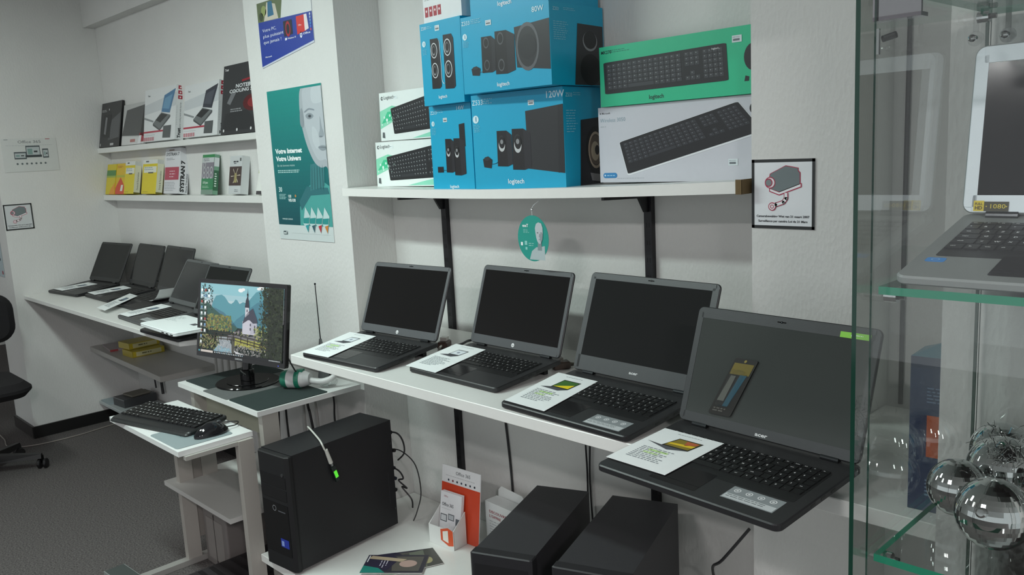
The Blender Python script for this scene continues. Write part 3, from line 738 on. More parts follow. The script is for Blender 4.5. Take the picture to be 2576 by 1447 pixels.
def pict_kb(q, P, body, key, leg, rows=6, cols=19, rest=.16, rnds=3, rimcol=None, top=.06):
    """pictured keyboard inside the quad P = bottom-left, bottom-right, top-right, top-left"""
    a, b_, c, d = [Vector(p) for p in P]
    def at(u, v): r = (a * (1 - u) + b_ * u) * (1 - v) + (d * (1 - u) + c * u) * v; return (r.x, r.y)
    o = rrect(0, 0, 1, 1, .03, 4)
    if rimcol: q.poly([at(x * 1.01 - .005, y * 1.06 - .05) for x, y in o], rimcol, 2)
    q.poly([at(x, y) for x, y in o], body, 3)
    segs = [(0.03, 0.66, 14), (.685, .80, 3), (.825, .975, 4)]
    for ri in range(rows):
        v0 = rest + (1 - rest - top) * ri / rows; v1 = rest + (1 - rest - top) * (ri + .82) / rows
        for s0, s1, n in segs:
            for k in range(n):
                if n == 14 and ri == 0 and 4 <= k <= 8:
                    if k == 4: q.poly([at(s0 + (s1 - s0) * 4 / n, v0), at(s0 + (s1 - s0) * 8.86 / n, v0), at(s0 + (s1 - s0) * 8.86 / n, v1), at(s0 + (s1 - s0) * 4 / n, v1)], key, 4)
                    continue
                if n == 3 and ri in (1, 2) and not (ri == 1 and k == 1): continue
                u0 = s0 + (s1 - s0) * k / n; u1 = s0 + (s1 - s0) * (k + .86) / n
                q.poly([at(u0, v0), at(u1, v0), at(u1, v1), at(u0, v1)], key, 4)
                um = u0 + (u1 - u0) * .3; q.poly([at(um, v0 + (v1 - v0) * .52), at(um + (u1 - u0) * .22, v0 + (v1 - v0) * .52), at(um + (u1 - u0) * .22, v0 + (v1 - v0) * .74), at(um, v0 + (v1 - v0) * .74)], leg, 5)
def ms(q, W, H):
    # faint rainbow-free print: maker mark, name, keyboard, blue pill
    q.rect(.006, H - .018, .010, H - .014, '#5c5c60', 1); q.text('Microsoft', .013, H - .0185, .0052, '#55565a', 1, .01)
    q.text('Wireless 3050', .006, H - .040, .0105, '#7d9aa6', 1, -.005); q.lines(.007, H - .053, .03, 1, .005, '#a5adb3', 1, .4, 2)
    pict_kb(q, [(.098, .022), (.50, .118), (.435, .190), (.072, .108)], '#17171a', '#303136', '#6d7176', rest=.30, rimcol='#e3e7ea')
    q.disc(.487, .172, .02, '#1e1e21', 6, .016)
    q.prism(rrect(.012, .012, .060, .026, .0065, 4), .0002, .0008, '#2a7fb8', 'card'); q.disc(.0185, .019, .0026, '#cfe6f3', 3, seg=10); q.lines(.025, .0175, .028, 1, .005, '#9cc8e4', 3, .5, 3, .1)
    price_tag(q, .408, .038, .026, .016); q.lines(.06, .010, .12, 1, .004, '#a9afb4', 1, .35, 6)
def mk(q, W, H):
    q.text('MK270', .006, H - .019, .0085, '#123d35', 1, .02); q.lines(.038, H - .0125, .07, 2, .0045, '#1f7d66', 1, .4, 2)
    pict_kb(q, [(.017, .033), (.398, .036), (.392, .124), (.014, .116)], '#1b1c1e', '#3a3c40', '#8f9593', rest=.14)
    q.text('logitech', .185, .010, .0105, '#12382f', 1, .02, 'c'); q.text('logitech', .352, .1125, .0045, '#d8dcdc', 6, .01)
    price_tag(q, .408, .122, .026, .016); q.disc(.466, .085, .026, '#1d1f22', 6, .032); q.poly([(.440, .030), (.452, .030), (.453, .040), (.443, .043)], '#1c2023', 2)
KG = 'keyboard cartons on the upper shelf'
o = carton('keyboard_box', 'pale grey wireless keyboard box under the green one on the upper shelf', 'box', -1.541, 1.852, zsh(-1.3) + .001, 0, 0, .512, .055, .204, '#c9cbd2', ms, None, KG)
carton('keyboard_box', 'bright green keyboard box on top of the pale grey one', 'box', -1.522, 1.842, zsh(-1.3) + .2062, 0, 0, .492, .060, .158, '#27bd8c', mk, None, KG)
def lg(left):
    def f(q, W_, H):
        W = .462; Wb = W_
        q.poly([(0, H * .25), (W * .18, H * .40), (W * .30, H * .36), (W * .34, H * .62), (W * .16, H * .72), (.0, H * .62)], '#8ddcba', 1)
        q.poly([(.01, H * .36), (W * .14, H * .42), (W * .28, H * .40), (W * .26, H * .60), (W * .10, H * .60)], '#3fc491', 2)
        for k in range(9): q.disc(.012 + .011 * k + .004 * (k % 3), H * (.34 + .03 * ((k * 5) % 7)), .0035 + .0012 * (k % 3), '#d9f5ea', 3)
        q.poly([(W * .4, H * .02), (Wb * .999, H * .03), (Wb * .999, H * .22), (W * .62, H * .12)], '#8fdcc0', 1)
        q.disc(.017, H * .885, .0065, '#3a3f41', 2); q.disc(.019, H * .885, .0035, '#e8efed', 3); q.text('Logitech', .028, H * .862, .0125, '#33383a', 2, .0)
        q.rect(.088, H * .85, .108, H * .91, '#e9f3f3', 3); q.lines(.089, H * .885, .016, 1, .004, '#8f9a9c', 4, .4, 2)
        pict_kb(q, [(.082, H * .13), (Wb - .005, H * .20), (Wb - .005, H * .93), (.066, H * .66)], '#1d1f21', '#2e3134', '#c3c9c8', rest=.10)
        q.poly([(.010, .012), (.026, .009), (.024, .030), (.012, .031)], '#5c6264', 2)
    return f
carton('keyboard_box', 'lower white and green wired keyboard box left of the blue boxes', 'box', -2.614, 1.858, zsh(-2.4) + .001, 0, 1.5, .42, .04, .160, '#e9f1ee', lg(0), None, KG)
carton('keyboard_box', 'upper white and green wired keyboard box left of the blue boxes', 'box', -2.575, 1.862, zsh(-2.4) + .1645, 0, 1.5, .38, .04, .170, '#e9f1ee', lg(1), None, KG)

# ---- ledges in the left bay
def frt(fn): return fn
Z1, Z2 = 1.7055, 1.4205
def i1(q, W, H):
    q.poly([(0, 0), (W, 0), (W, H), (W * .32, H * .99), (W * .30, H * .90), (0, H * .89)], '#242425', 1)
    q.poly([(W * .42, H * .15), (W * .95, H * .2), (W * .97, H * .75), (W * .55, H * .6)], '#555658', 2)
    q.poly([(W * .12, H * .25), (W * .50, H * .20), (W * .52, H * .72), (W * .18, H * .74)], '#0f0f10', 3); q.poly([(W * .20, H * .30), (W * .30, H * .28), (W * .34, H * .66), (W * .25, H * .68)], '#7b7c7e', 4)
    q.lines(W * .04, H * .83, W * .3, 2, H * .03, '#c9c9c9', 3, .4, 2); q.disc(W * .40, H * .84, .006, '#dddddd', 4); q.rect(W * .55, H * .03, W * .72, H * .08, '#bdbdbd', 4); q.rect(W * .04, H * .03, W * .08, H * .09, '#bdbdbd', 4)
q = carton('accessory_box', 'dark grey accessory package at the left end of the upper ledge', 'package', -5.566, 1.902, Z1, 0, 11, .33, .012, .27, '#1c1c1d', i1, None, 'boxed notebook accessories on the upper ledge')
def i2(q, W, H):
    q.poly([(0, 0), (W, 0), (W, H * .16), (0, H * .22)], '#d4d4d2', 1); q.poly([(.0, H * .24), (W * .84, H * .20), (W * .93, H * .93), (W * .16, H * .86)], '#4f5050', 2)
    q.poly([(W * .84, H * .20), (W, H * .18), (W, H * .95), (W * .93, H * .93)], '#1f1f20', 3); q.rect(W * .40, H * .06, W * .62, H * .13, '#b3736f', 3); q.rect(W * .80, H * .05, W, H * .26, '#a02434', 3); q.poly([(W * .74, .0), (W * .88, .0), (W * .9, H * .2), (W * .80, H * .2)], '#e6e8e8', 4)
carton('accessory_box', 'box picturing a closed grey notebook, second on the upper ledge', 'package', -5.200, 1.902, Z1, 0, 11, .33, .012, .235, '#b9bab8', i2, None, 'boxed notebook accessories on the upper ledge')
def itrust(dark):
    def f(q, W, H):
        q.poly([(0, H * .52), (W, H * .62), (W, H * .86), (0, H * .70)], '#c7ccce', 1)
        q.text('Trust', W * .10, H * .86, H * .035, '#6e7376', 2, .02)
        q.poly([(W * .56, H * .54), (W * .82, H * .50), (W * .98, H * .93), (W * .64, H * .84)], '#4d7ba0' if not dark else '#3a3d46', 3); q.poly([(W * .60, H * .60), (W * .80, H * .57), (W * .90, H * .84), (W * .66, H * .78)], '#6b99b8' if not dark else '#50545d', 4)
        q.poly([(W * .30, H * .34), (W * .52, H * .22), (W * .84, H * .46), (W * .56, H * .53)], '#6f7474', 3); q.poly([(W * .38, H * .40), (W * .54, H * .34), (W * .76, H * .47), (W * .56, H * .51)], '#2f3132', 4)
        q.poly([(.0, H * .44), (W * .30, H * .36), (W * .32, H * .39), (.0, H * .48)], '#8d9293', 3); q.poly([(W * .30, H * .30), (W * .52, H * .19), (W * .84, H * .42), (W * .84, H * .46), (W * .52, H * .22), (W * .30, H * .34)], '#4c5051', 3)
        q.rect(0, H * .168, W * .66, H * .20, '#b3394a', 3); q.lines(.01, H * .12, W * .5, 1, H * .02, '#a9adaf', 3, .3, 2)
        q.poly([(W * .62, H * .05), (W * .86, H * .04), (W * .88, H * .27), (W * .64, H * .27)], '#55595a', 4)
        for k in range(5): q.rect(W * (.01 + .07 * k), H * .015, W * (.065 + .07 * k), H * .085, '#c2858c', 3)
    return f
def spine(q, D, H):
    for k in range(3): q.rect(D * .22, H * (.92 - .09 * k), D * .72, H * (.985 - .09 * k), '#a52336', 2); q.disc(D * .47, H * (.95 - .09 * k), D * .10, '#ecd7d9', 3, seg=8)
    q.text('Trust', D * .62, H * .03, D * .36, '#333537', 2, .04, rot=math.pi / 2); q.text('Laptop cooling stand with dual fan', D * .62, H * .20, D * .17, '#6a6d70', 2, .0, w=H * .48, rot=math.pi / 2); q.lines(D * .1, H * .6, D * .1, 12, H * .03, '#a9adaf', 2, .3, 3)
carton('accessory_box', 'white cooling stand box with blue notebook screen on the upper ledge', 'box', -4.862, 1.900, Z1, 0, 9, .415, .045, .285, '#dcdfdf', itrust(False), spine, 'boxed notebook accessories on the upper ledge')
carton('accessory_box', 'white cooling stand box with dark notebook screen on the upper ledge', 'box', -4.342, 1.900, Z1, 0, 9, .385, .045, .265, '#dcdfdf', itrust(True), spine, 'boxed notebook accessories on the upper ledge')
def i5(q, W, H):
    q.text('Trust', W * .03, H * .92, H * .035, '#e6e6e6', 2, .03); q.disc(W * .62, H * .42, W * .20, '#5a1d20', 1, H * .12); q.disc(W * .62, H * .42, W * .11, '#8a2a2e', 2, H * .07)
    q.text('NOTEBOOK', W * .26, H * .655, H * .052, '#dfe2e3', 3, .03, w=W * .50, shear=.1); q.text('COOLING STAND', W * .14, H * .590, H * .048, '#dfe2e3', 3, .03, w=W * .68, shear=.1)
    q.poly([(W * .38, H * .76), (W * .76, H * .80), (W * .76, H * .77), (W * .38, H * .73)], '#9c2430', 2); q.poly([(W * .08, H * .30), (W * .5, H * .33), (W * .80, H * .05), (W * .02, H * .05)], '#2e2f31', 1)
    for k in range(4): q.disc(W * (.06 + .27 * k), H * .055, .007, '#e6e6e6', 3)
    q.poly([(W * .84, H * .28), (W * .94, H * .31), (W * .94, H * .38), (W * .84, H * .34)], '#a8aaac', 3); q.lines(W * .18, H * .345, W * .3, 2, H * .03, '#9c9ea0', 3, .5, 2)
    q.poly([(W * .10, H * .45), (W * .2, H * .62), (W * .3, H * .62), (W * .17, H * .42)], '#76787b', 2)
carton('accessory_box', 'tall black notebook cooling stand package beside the pillar on the upper ledge', 'package', -3.928, 1.904, Z1, 0, 9.5, .50, .02, .325, '#38393b', i5, None, 'boxed notebook accessories on the upper ledge')

YEL = '#e0cc1c'
def yel(kind):
    def f(q, W, H):
        if kind == 0:
            q.rect(0, 0, W * .98, H, '#d9c51c', 1); q.rect(0, H * .62, W, H * .80, '#4f8a48', 2); q.rect(0, H * .56, W, H * .62, '#9db34c', 2); q.poly([(W * .4, 0), (W, 0), (W, H * .4), (W * .6, H * .2)], '#e79a1e', 2)
        elif kind == 1:
            q.poly([(0, 0), (W, 0), (W, H * .25), (W * .5, H * .55), (0, H * .2)], '#d9482a', 1); q.poly([(W * .55, .1 * H), (W * .8, .1 * H), (W * .85, .3 * H), (W * .62, .3 * H)], '#e6e6d8', 2); q.rect(0, H * .55, W, H * .62, '#b9b93a', 2); q.lines(W * .1, H * .9, W * .6, 2, H * .04, '#c06f22', 2, .5, 3)
        else:
            q.rect(0, H * .88, W, H, '#dfe2dc', 1); q.rect(W * .08, H * .62, W * .95, H * .80, '#e4e6d8', 1); q.lines(W * .12, H * .76, W * .7, 2, H * .055, '#7f98a2', 2, .35, 2, .2); q.rect(W * .4, H * .60, W * .75, H * .635, '#3b3e40', 2); q.lines(W * .1, H * .05, W * .5, 1, H * .03, '#8a7d20', 2, .4, 2); q.rect(W * .2, H * .93, W * .4, H * .97, '#4c5054', 2)
    return f
def yspine(q, D, H):
    q.rect(0, 0, D, H, '#dcdcc2', 1); q.rect(0, 0, D, H * .05, '#6b6624', 2); q.text('Devis & Facturation', D * .68, H * .12, D * .28, '#55584a', 2, .0, w=H * .55, rot=math.pi / 2); q.rect(0, H * .88, D, H, '#c9ccc6', 2)
YG = 'yellow software boxes on the lower ledge'
carton('software_box', 'yellow software box with green band, leftmost on the lower ledge', 'box', -5.562, 1.902, Z2, 0, 12, .15, .012, .185, YEL, yel(0), None, YG)
carton('software_box', 'yellow software box with red corner picture on the lower ledge', 'box', -5.405, 1.903, Z2, 0, 12, .145, .018, .185, '#dfb91e', yel(1), None, YG)
carton('software_box', 'yellow software box with white spine, third on the lower ledge', 'box', -5.252, 1.900, Z2, 0, 11, .15, .036, .190, YEL, yel(2), yspine, YG)
carton('software_box', 'yellow software box with white spine beside the white translation software box', 'box', -4.985, 1.900, Z2, 0, 11, .205, .036, .192, YEL, yel(3), yspine, YG)
def sysf(q, W, H):
    q.text('SYSTRAN 7', W * .06, H * .83, H * .07, '#33363a', 2, .02, w=W * .88); q.lines(W * .1, H * .77, W * .6, 2, H * .03, '#8a8d92', 2, .4, 2); q.rect(W * .03, H * .30, W * .97, H * .58, '#b4475a', 2)
    q.lines(W * .35, H * .48, W * .4, 3, H * .06, '#e5ccd2', 3, .3, 4); q.lines(W * .06, H * .24, W * .8, 6, H * .035, '#9da0a5', 2, .35, 5); q.rect(W * .25, H * .94, W * .6, H * .965, '#7d6c62', 2)
def syss(q, D, H):
    q.text('SYSTRAN 7', D * .55, H * .04, D * .40, '#1f2123', 2, .05, w=H * .68, rot=math.pi / 2); q.text('Home Translator', D * .92, H * .03, D * .20, '#4c4f52', 2, .01, w=H * .42, rot=math.pi / 2)
carton('software_box', 'tall white translation software box with red panel on the lower ledge', 'box', -4.668, 1.899, Z2, 0, 10, .19, .050, .245, '#d9dadd', sysf, syss)
def grf(q, W, H):
    q.rect(0, 0, W, H, '#7f9a8a', 1); q.rect(0, H * .93, W, H, '#2f8a4e', 2); q.rect(W * .03, H * .80, W * .97, H * .92, '#ccd2d2', 2); q.lines(W * .1, H * .88, W * .5, 2, H * .04, '#5a5560', 3, .4, 3)
    q.rect(0, H * .40, W, H * .80, '#85808a', 2)
    for k in range(7): q.ring(W * (.2 + .3 * (k % 3)), H * (.48 + .13 * (k // 3)), W * .07, W * .11, '#c0c3c4', 3, 1.2)
    q.rect(0, H * .12, W, H * .40, '#3c8a5c', 2); q.text('100 jeux', W * .12, H * .27, H * .06, '#dcefe2', 3, .02); q.lines(W * .1, H * .20, W * .7, 2, H * .035, '#b6d8c0', 3, .4, 2)
carton('software_box', 'green and grey game box on the lower ledge', 'box', -4.208, 1.900, Z2, 0, 10, .133, .026, .200, '#6f9d82', grf, lambda q, D, H: (q.rect(0, H * .7, D, H * .92, '#d6dcdc', 1), q.rect(0, H * .1, D, H * .6, '#24623f', 1), q.lines(D * .2, H * .5, D * .5, 6, H * .06, '#cfe3d5', 2, .5, 2)), mat='foil')
def gbf(q, W, H):
    q.rect(0, H * .22, W, H * .72, '#4d3f3c', 1); q.poly([(W * .4, H * .3), (W * .65, H * .3), (W * .62, H * .55), (W * .45, H * .55)], '#a59a6a', 2)
    for k in range(6): a = k * 1.05; q.poly([(W * .53, H * .48), (W * (.53 + .4 * math.cos(a)), H * (.48 + .22 * math.sin(a))), (W * (.53 + .36 * math.cos(a + .15)), H * (.48 + .2 * math.sin(a + .15)))], '#c3bba8', 2)
    q.lines(W * .30, H * .83, W * .42, 1, H * .06, '#3e4246', 2, .6, 5, .05); q.lines(W * .35, H * .79, W * .3, 1, H * .04, '#54585c', 2, .5, 2); q.rect(W * .82, H * .86, W * .93, H * .94, '#5a5f5c', 2); q.lines(W * .5, H * .1, W * .4, 2, H * .04, '#7b8084', 2, .4, 2)
carton('software_box', 'white and brown software box next to last on the lower ledge', 'box', -3.905, 1.900, Z2, 0, 10, .122, .040, .182, '#cfd3d3', gbf, None, mat='foil')
carton('software_box', 'glossy white box half behind the pillar on the lower ledge', 'box', -3.640, 1.905, Z2, 0, 14, .16, .02, .165, '#eef0ea', lambda q, W, H: (q.rect(0, 0, W, H * .10, '#4c4a4c', 1), q.rect(0, H * .6, W, H, '#c9d3a8', 1), q.lines(W * .1, H * .85, W * .6, 4, H * .06, '#8a8f72', 2, .4, 2)), None, mat='foil')

# ------------------------------------------------------------------ posters, signs
def flat(name, label, cat, o, u, v, draw, W, H, col, group=None, mat='card', t=.0012, r=0.0, seg=3):
    q = MB(); q.pm = mat
    q.push(frame(o, u, v))
    if r: q.prism(rrect(0, 0, W, H, r, seg), -t, 0, col, mat)
    else: q.box((0, 0, -t), (W, H, 0), col, mat)
    draw(q, W, H); q.pop()
    return tag(q.build(name), label, cat, group)

def bust(q, cx, y0, s, skin='#b9c0c4', dark='#8f989d', neck='#5d8f8c', suit='#1c8a80', l=2, half=False):
    """plain generic mannequin bust, s = head height"""
    q.poly([(cx - s * 1.0, y0), (cx + s * .55, y0), (cx + s * .55, y0 + s * 1.05), (cx + s * .1, y0 + s * .95), (cx - s * .30, y0 + s * .92), (cx - s * .75, y0 + s * .62)], suit, l)
    q.poly([(cx - s * .16, y0 + s * .7), (cx + s * .26, y0 + s * .7), (cx + s * .24, y0 + s * 1.35), (cx - s * .10, y0 + s * 1.35)], neck, l + 1)
    hd = [(-.30, 1.95), (-.34, 2.3), (-.22, 2.62), (.02, 2.74), (.30, 2.66), (.42, 2.35), (.42, 1.9), (.36, 1.5), (.20, 1.22), (.02, 1.18), (-.14, 1.34), (-.24, 1.6)]
    q.poly([(cx + x * s, y0 + y * s) for x, y in hd], skin, l + 2)
    q.poly([(cx + x * s, y0 + y * s) for x, y in [(.10, 1.9), (.42, 1.95), (.36, 1.5), (.20, 1.22), (.12, 1.5)]], dark, l + 3)
    q.disc(cx - s * .09, y0 + s * 1.98, s * .085, dark, l + 3, s * .045); q.disc(cx - s * .09, y0 + s * 1.98, s * .035, '#3e474c', l + 4, s * .035)
    q.disc(cx + s * .27, y0 + s * 1.98, s * .075, '#767f85', l + 4, s * .04)
    q.poly([(cx + s * .10, y0 + s * 1.95), (cx + s * .17, y0 + s * 1.68), (cx + s * .03, y0 + s * 1.67)], dark, l + 4)
    q.disc(cx + s * .10, y0 + s * 1.50, s * .11, '#858e94', l + 4, s * .028)
def eset(q, x, y, h, fg='#ffffff', bg=None):
    if bg: q.prism(rrect(x - h * .25, y - h * .32, x + h * 3.0, y + h * 1.15, h * .35, 3), .0004, .0009, bg, 'card')
    q.text('eseT', x, y, h, fg, 4, .03)
def poster(q, W, H):
    q.rect(0, 0, W, H * .10, '#cdd6d5', 1)
    for k in range(30):
        t = k / 29; c = tuple(int(a + (b_ - a) * min(1, max(0, t)) ** .8) for a, b_ in zip((14, 80, 88), (24, 140, 133)))
        q.rect(0, H * (.10 + .03 * k), W, H * (.13 + .03 * k), '#%02x%02x%02x' % c, 1)
    q.poly([(W * .42, H * .10), (W, H * .10), (W, H * .36), (W * .80, H * .42), (W * .56, H * .33), (W * .44, H * .22)], '#4aa09a', 3)
    q.poly([(W * .44, H * .26), (W * .60, H * .36), (W * .97, H * .35), (W * .99, H * .31), (W * .66, H * .30), (W * .47, H * .20)], '#2f6e74', 4)
    q.poly([(W * .66, H * .33), (W * .92, H * .36), (W * .95, H * .52), (W * .70, H * .50)], '#3c7c80', 4.5)
    for k in range(5): q.poly([(W * (.69 + .05 * k), H * .34), (W * (.70 + .05 * k), H * .34), (W * (.73 + .045 * k), H * .50), (W * (.72 + .045 * k), H * .47)], '#2f5f63', 6)
    A = lambda P: [(W * min(1, x), H * min(.985, y)) for x, y in smooth(P)]
    q.poly(A([(.64, .985), (.60, .90), (.60, .80), (.63, .70), (.69, .60), (.78, .515), (.88, .480), (.97, .485), (1.05, .50), (1.05, .985), (1.02, 1.05), (.8, 1.05)]), '#a9b1b6', 5)
    q.poly(A([(.68, .98), (.66, .88), (.66, .78), (.70, .69), (.76, .60), (.85, .53), (.96, .53), (1.04, .56), (1.04, .98), (.86, 1.03)]), '#b7bec3', 6)
    q.poly(A([(.84, .98), (.82, .90), (.90, .88), (1.03, .90), (1.03, 1.0)]), '#c2c9cd', 7)
    q.poly(A([(.80, .74), (.78, .66), (.84, .60), (.90, .62), (.88, .70)]), '#c0c7cb', 7)
    q.poly(A([(.60, .84), (.59, .76), (.64, .74), (.66, .80), (.64, .86)]), '#8d969c', 7)
    q.poly(A([(.695, .812), (.745, .826), (.80, .822), (.835, .804), (.79, .790), (.73, .790)]), '#8f989e', 8); q.disc(W * .77, H * .806, W * .030, '#596268', 9, H * .010, 14); q.disc(W * .77, H * .806, W * .012, '#2f373c', 10, H * .005, 10)
    q.poly(A([(.68, .838), (.76, .856), (.85, .846), (.85, .838), (.76, .846), (.69, .832)]), '#89929a', 8)
    q.poly(A([(.94, .80), (.955, .74), (.985, .69), (.96, .672), (.905, .675), (.90, .69), (.925, .72)]), '#98a1a7', 8); q.disc(W * .93, H * .673, W * .03, '#7b848a', 9, H * .005, 10)
    q.poly(A([(.87, .607), (.93, .618), (1.0, .612), (1.0, .592), (.93, .584)]), '#8f989e', 8); q.poly(A([(.87, .606), (.93, .609), (1.0, .604), (1.0, .600), (.93, .604)]), '#6c757b', 9)
    q.text('Votre Internet', W * .07, H * .583, H * .030, '#eef5f4', 3, .045, w=W * .50); q.text('Votre Univers', W * .07, H * .533, H * .030, '#eef5f4', 3, .045, w=W * .47)
    q.text('En de bonnes mains', W * .08, H * .495, H * .014, '#bfe0dc', 3, .0, w=W * .33); q.lines(W * .08, H * .465, W * .42, 2, H * .012, '#b5d9d5', 3, .5, 3, .1)
    q.text('30', W * .06, H * .325, H * .032, '#d4ecea', 3, .02); q.lines(W * .06, H * .305, W * .14, 4, H * .010, '#9fcac8', 3, .5, 4, .2)
    q.text('100', W * .23, H * .285, H * .020, '#e6f1ef', 3, .02); q.text('VB100', W * .23, H * .258, H * .020, '#e6f1ef', 3, .03, w=W * .14); q.disc(W * .375, H * .297, W * .014, '#c98a4a', 4)
    q.text('WWW.ESET.COM/BE-FR', W * .08, H * .135, H * .009, '#cfe6e4', 3, .02)
    for k, c in enumerate(('#2f9aa0', '#3a5c66', '#b5313a', '#c9803a')):
        cx = W * (.54 + .115 * k)
        q.poly([(cx, H * .225), (cx + W * .075, H * .165), (cx + W * .02, H * .055), (cx - W * .06, H * .115)], '#bfd7d6', 7); q.poly([(cx - W * .045, H * .150), (cx + W * .065, H * .155), (cx + W * .045, H * .115), (cx - W * .055, H * .115)], '#2a8f8c', 8)
        q.poly([(cx - W * .02, H * .10), (cx + W * .045, H * .11), (cx + W * .02, H * .057)], c, 8)
    eset(q, W * .085, H * .037, H * .017, '#eaf0ef', '#2f4247')
    q.rect(W * .25, H * .045, W * .95, H * .046, '#aab4b4', 3)
flat('poster', 'tall teal antivirus poster with a pale mannequin bust on the pillar', 'poster', (-3.203, YP - .0022, 1.254), (1, 0, 0), (0, 0, 1), poster, .407, .597, '#e2e6e5')
def bluep(q, W, H):
    q.poly([(0, 0), (W, H * .235), (W, H * .66), (0, H * .70)], '#1f3c98', 1)
    q.poly([(0, H * .70), (W, H * .66), (W, H), (0, H)], '#d6d9d8', 1); q.poly([(0, H * .70), (W * .44, H * .685), (W * .5, H), (0, H)], '#5e6c4a', 2); q.poly([(W * .12, H * .70), (W * .40, H * .69), (W * .36, H * .92), (W * .2, H * .98)], '#c9c2b2', 3); q.poly([(W * .2, H * .75), (W * .32, H * .76), (W * .3, H * .98), (W * .22, H * .98)], '#2d6a8c', 4)
    q.disc(W * .13, H * .86, W * .05, '#8c9a5c', 3); q.disc(W * .07, H * .78, W * .04, '#38452c', 3)
    for i, t in enumerate(('Votre PC,', 'plus puissant', 'que jamais !')): q.text(t, W * .07, H * (.535 - .093 * i), H * .050, '#e8ecf6', 3, .0, w=W * [.27, .40, .35][i])
    q.poly([(W * .48, H * .385), (W * .64, H * .40), (W * .64, H * .62), (W * .48, H * .62)], '#20232c', 3); q.ring(W * .56, H * .49, W * .03, W * .045, '#a5222f', 4, 1.6); 
    q.poly([(W * .72, H * .37), (W * .89, H * .40), (W * .89, H * .64), (W * .72, H * .64)], '#cf2f2a', 3); q.text('Office', W * .75, H * .49, H * .026, '#f4d8d6', 4, .01); q.poly([(W * .86, H * .40), (W * .93, H * .42), (W * .91, H * .64), (W * .86, H * .64)], '#e4dcdc', 4)
    for k in range(6): q.disc(W * .965, H * (.40 + .045 * k), W * .012, ['#c84a5a', '#4a6cc8', '#3a8ac8', '#6a9ac8', '#9ab0d0', '#c8d0e0'][k], 4)
    q.poly([(W * .49, H * .325), (W * .525, H * .33), (W * .525, H * .365), (W * .49, H * .36)], '#e8ecf6', 3); q.text('Windows 10', W * .54, H * .335, H * .024, '#e8ecf6', 3, .02, w=W * .15)
    q.ring(W * .785, H * .355, W * .008, W * .02, '#e8ecf6', 3, 1.4); q.text('Office', W * .82, H * .35, H * .028, '#e8ecf6', 3, .02, w=W * .13); q.text('Microsoft', W * .08, H * .13, H * .022, '#e8ecf6', 3, .02, w=W * .13)
def flat_poly(name, label, cat, o, u, v, pts, draw, W, H, col, t=.002):
    q = MB(); q.push(frame(o, u, v)); q.prism(pts, -t, 0, col, 'card'); draw(q, W, H); q.pop()
    return tag(q.build(name), label, cat)
flat_poly('poster', 'dark blue slanted-bottom computer advert on the upper pillar', 'poster', (-3.216, YP - .0026, 1.950), (1, 0, 0), (0, 0, 1), [(0, -.006), (.40, .050), (.40, .245), (0, .245)], bluep, .40, .245, '#c9cfdb')

def camsign(q, W, H):
    b = W * .045; k = '#1c2020'; R = '#b0284a'
    q.rect(0, 0, W, b, k, 1); q.rect(0, H - b, W, H, k, 1); q.rect(0, 0, b, H, k, 1); q.rect(W - b, 0, W, H, k, 1)
    body = [(.30, .58), (.46, .53), (.77, .64), (.77, .80), (.74, .83), (.74, .865), (.55, .90), (.31, .79), (.29, .70)]
    c = [.53, .72]
    q.poly([(W * (c[0] + (x - c[0]) * 1.05), H * (c[1] + (y - c[1]) * 1.06)) for x, y in body], R, 2); q.poly([(W * x, H * y) for x, y in body], '#6f7a7c', 3)
    q.poly([(W * x, H * y) for x, y in [(.29, .535), (.45, .48), (.80, .60), (.80, .66), (.45, .535), (.29, .585)]], R, 3); q.poly([(W * x, H * y) for x, y in [(.305, .545), (.45, .495), (.785, .61), (.785, .645), (.45, .525), (.305, .575)]], '#eceef0', 4)
    q.disc(W * .305, H * .665, W * .085, R, 4); q.disc(W * .305, H * .665, W * .072, '#e6e4e8', 5); q.disc(W * .285, H * .665, W * .062, R, 6); q.disc(W * .285, H * .665, W * .048, '#7c8486', 7)
    arm = [(.56, .52), (.56, .44), (.52, .385), (.40, .345), (.33, .33)]
    for (wd, colr, lz) in ((.034, R, 4), (.022, '#eceef0', 6)):
        for a, b2 in zip(arm[:-1], arm[1:]):
            A = Vector((W * a[0], H * a[1])); B = Vector((W * b2[0], H * b2[1])); n_ = (B - A).normalized(); n2_ = Vector((-n_.y, n_.x)) * wd * W
            q.poly([tuple(A + n2_), tuple(B + n2_), tuple(B - n2_), tuple(A - n2_)], colr, lz); q.disc(B.x, B.y, wd * W, colr, lz, seg=12)
    q.disc(W * .34, H * .32, W * .062, R, 5); q.disc(W * .34, H * .32, W * .048, '#eceef0', 7); q.ring(W * .34, H * .32, W * .020, W * .030, R, 8)
    q.text('Camerabewaking Wet van 21 maart 2007', W * .5, H * .165, H * .030, '#3b3f42', 2, .03, 'c', W * .84); q.text('Surveillance par caméra Loi du 21 Mars', W * .5, H * .095, H * .030, '#3b3f42', 2, .03, 'c', W * .78)
SGP = 'camera surveillance signs'
flat('warning_sign', 'square camera surveillance sign on the pilaster beside the glass cabinet', 'sign', (-1.022, YP - .0022, 1.364), (1, 0, -.004), (0, 0, 1), camsign, .153, .156, '#e6e9ec', SGP)
flat('warning_sign', 'camera surveillance sign on the far left wall below the white poster', 'sign', (XW + .0026, 1.334, 1.254), (0, 1, 0), (0, 0, 1), camsign, .150, .149, '#c9cccd', SGP)
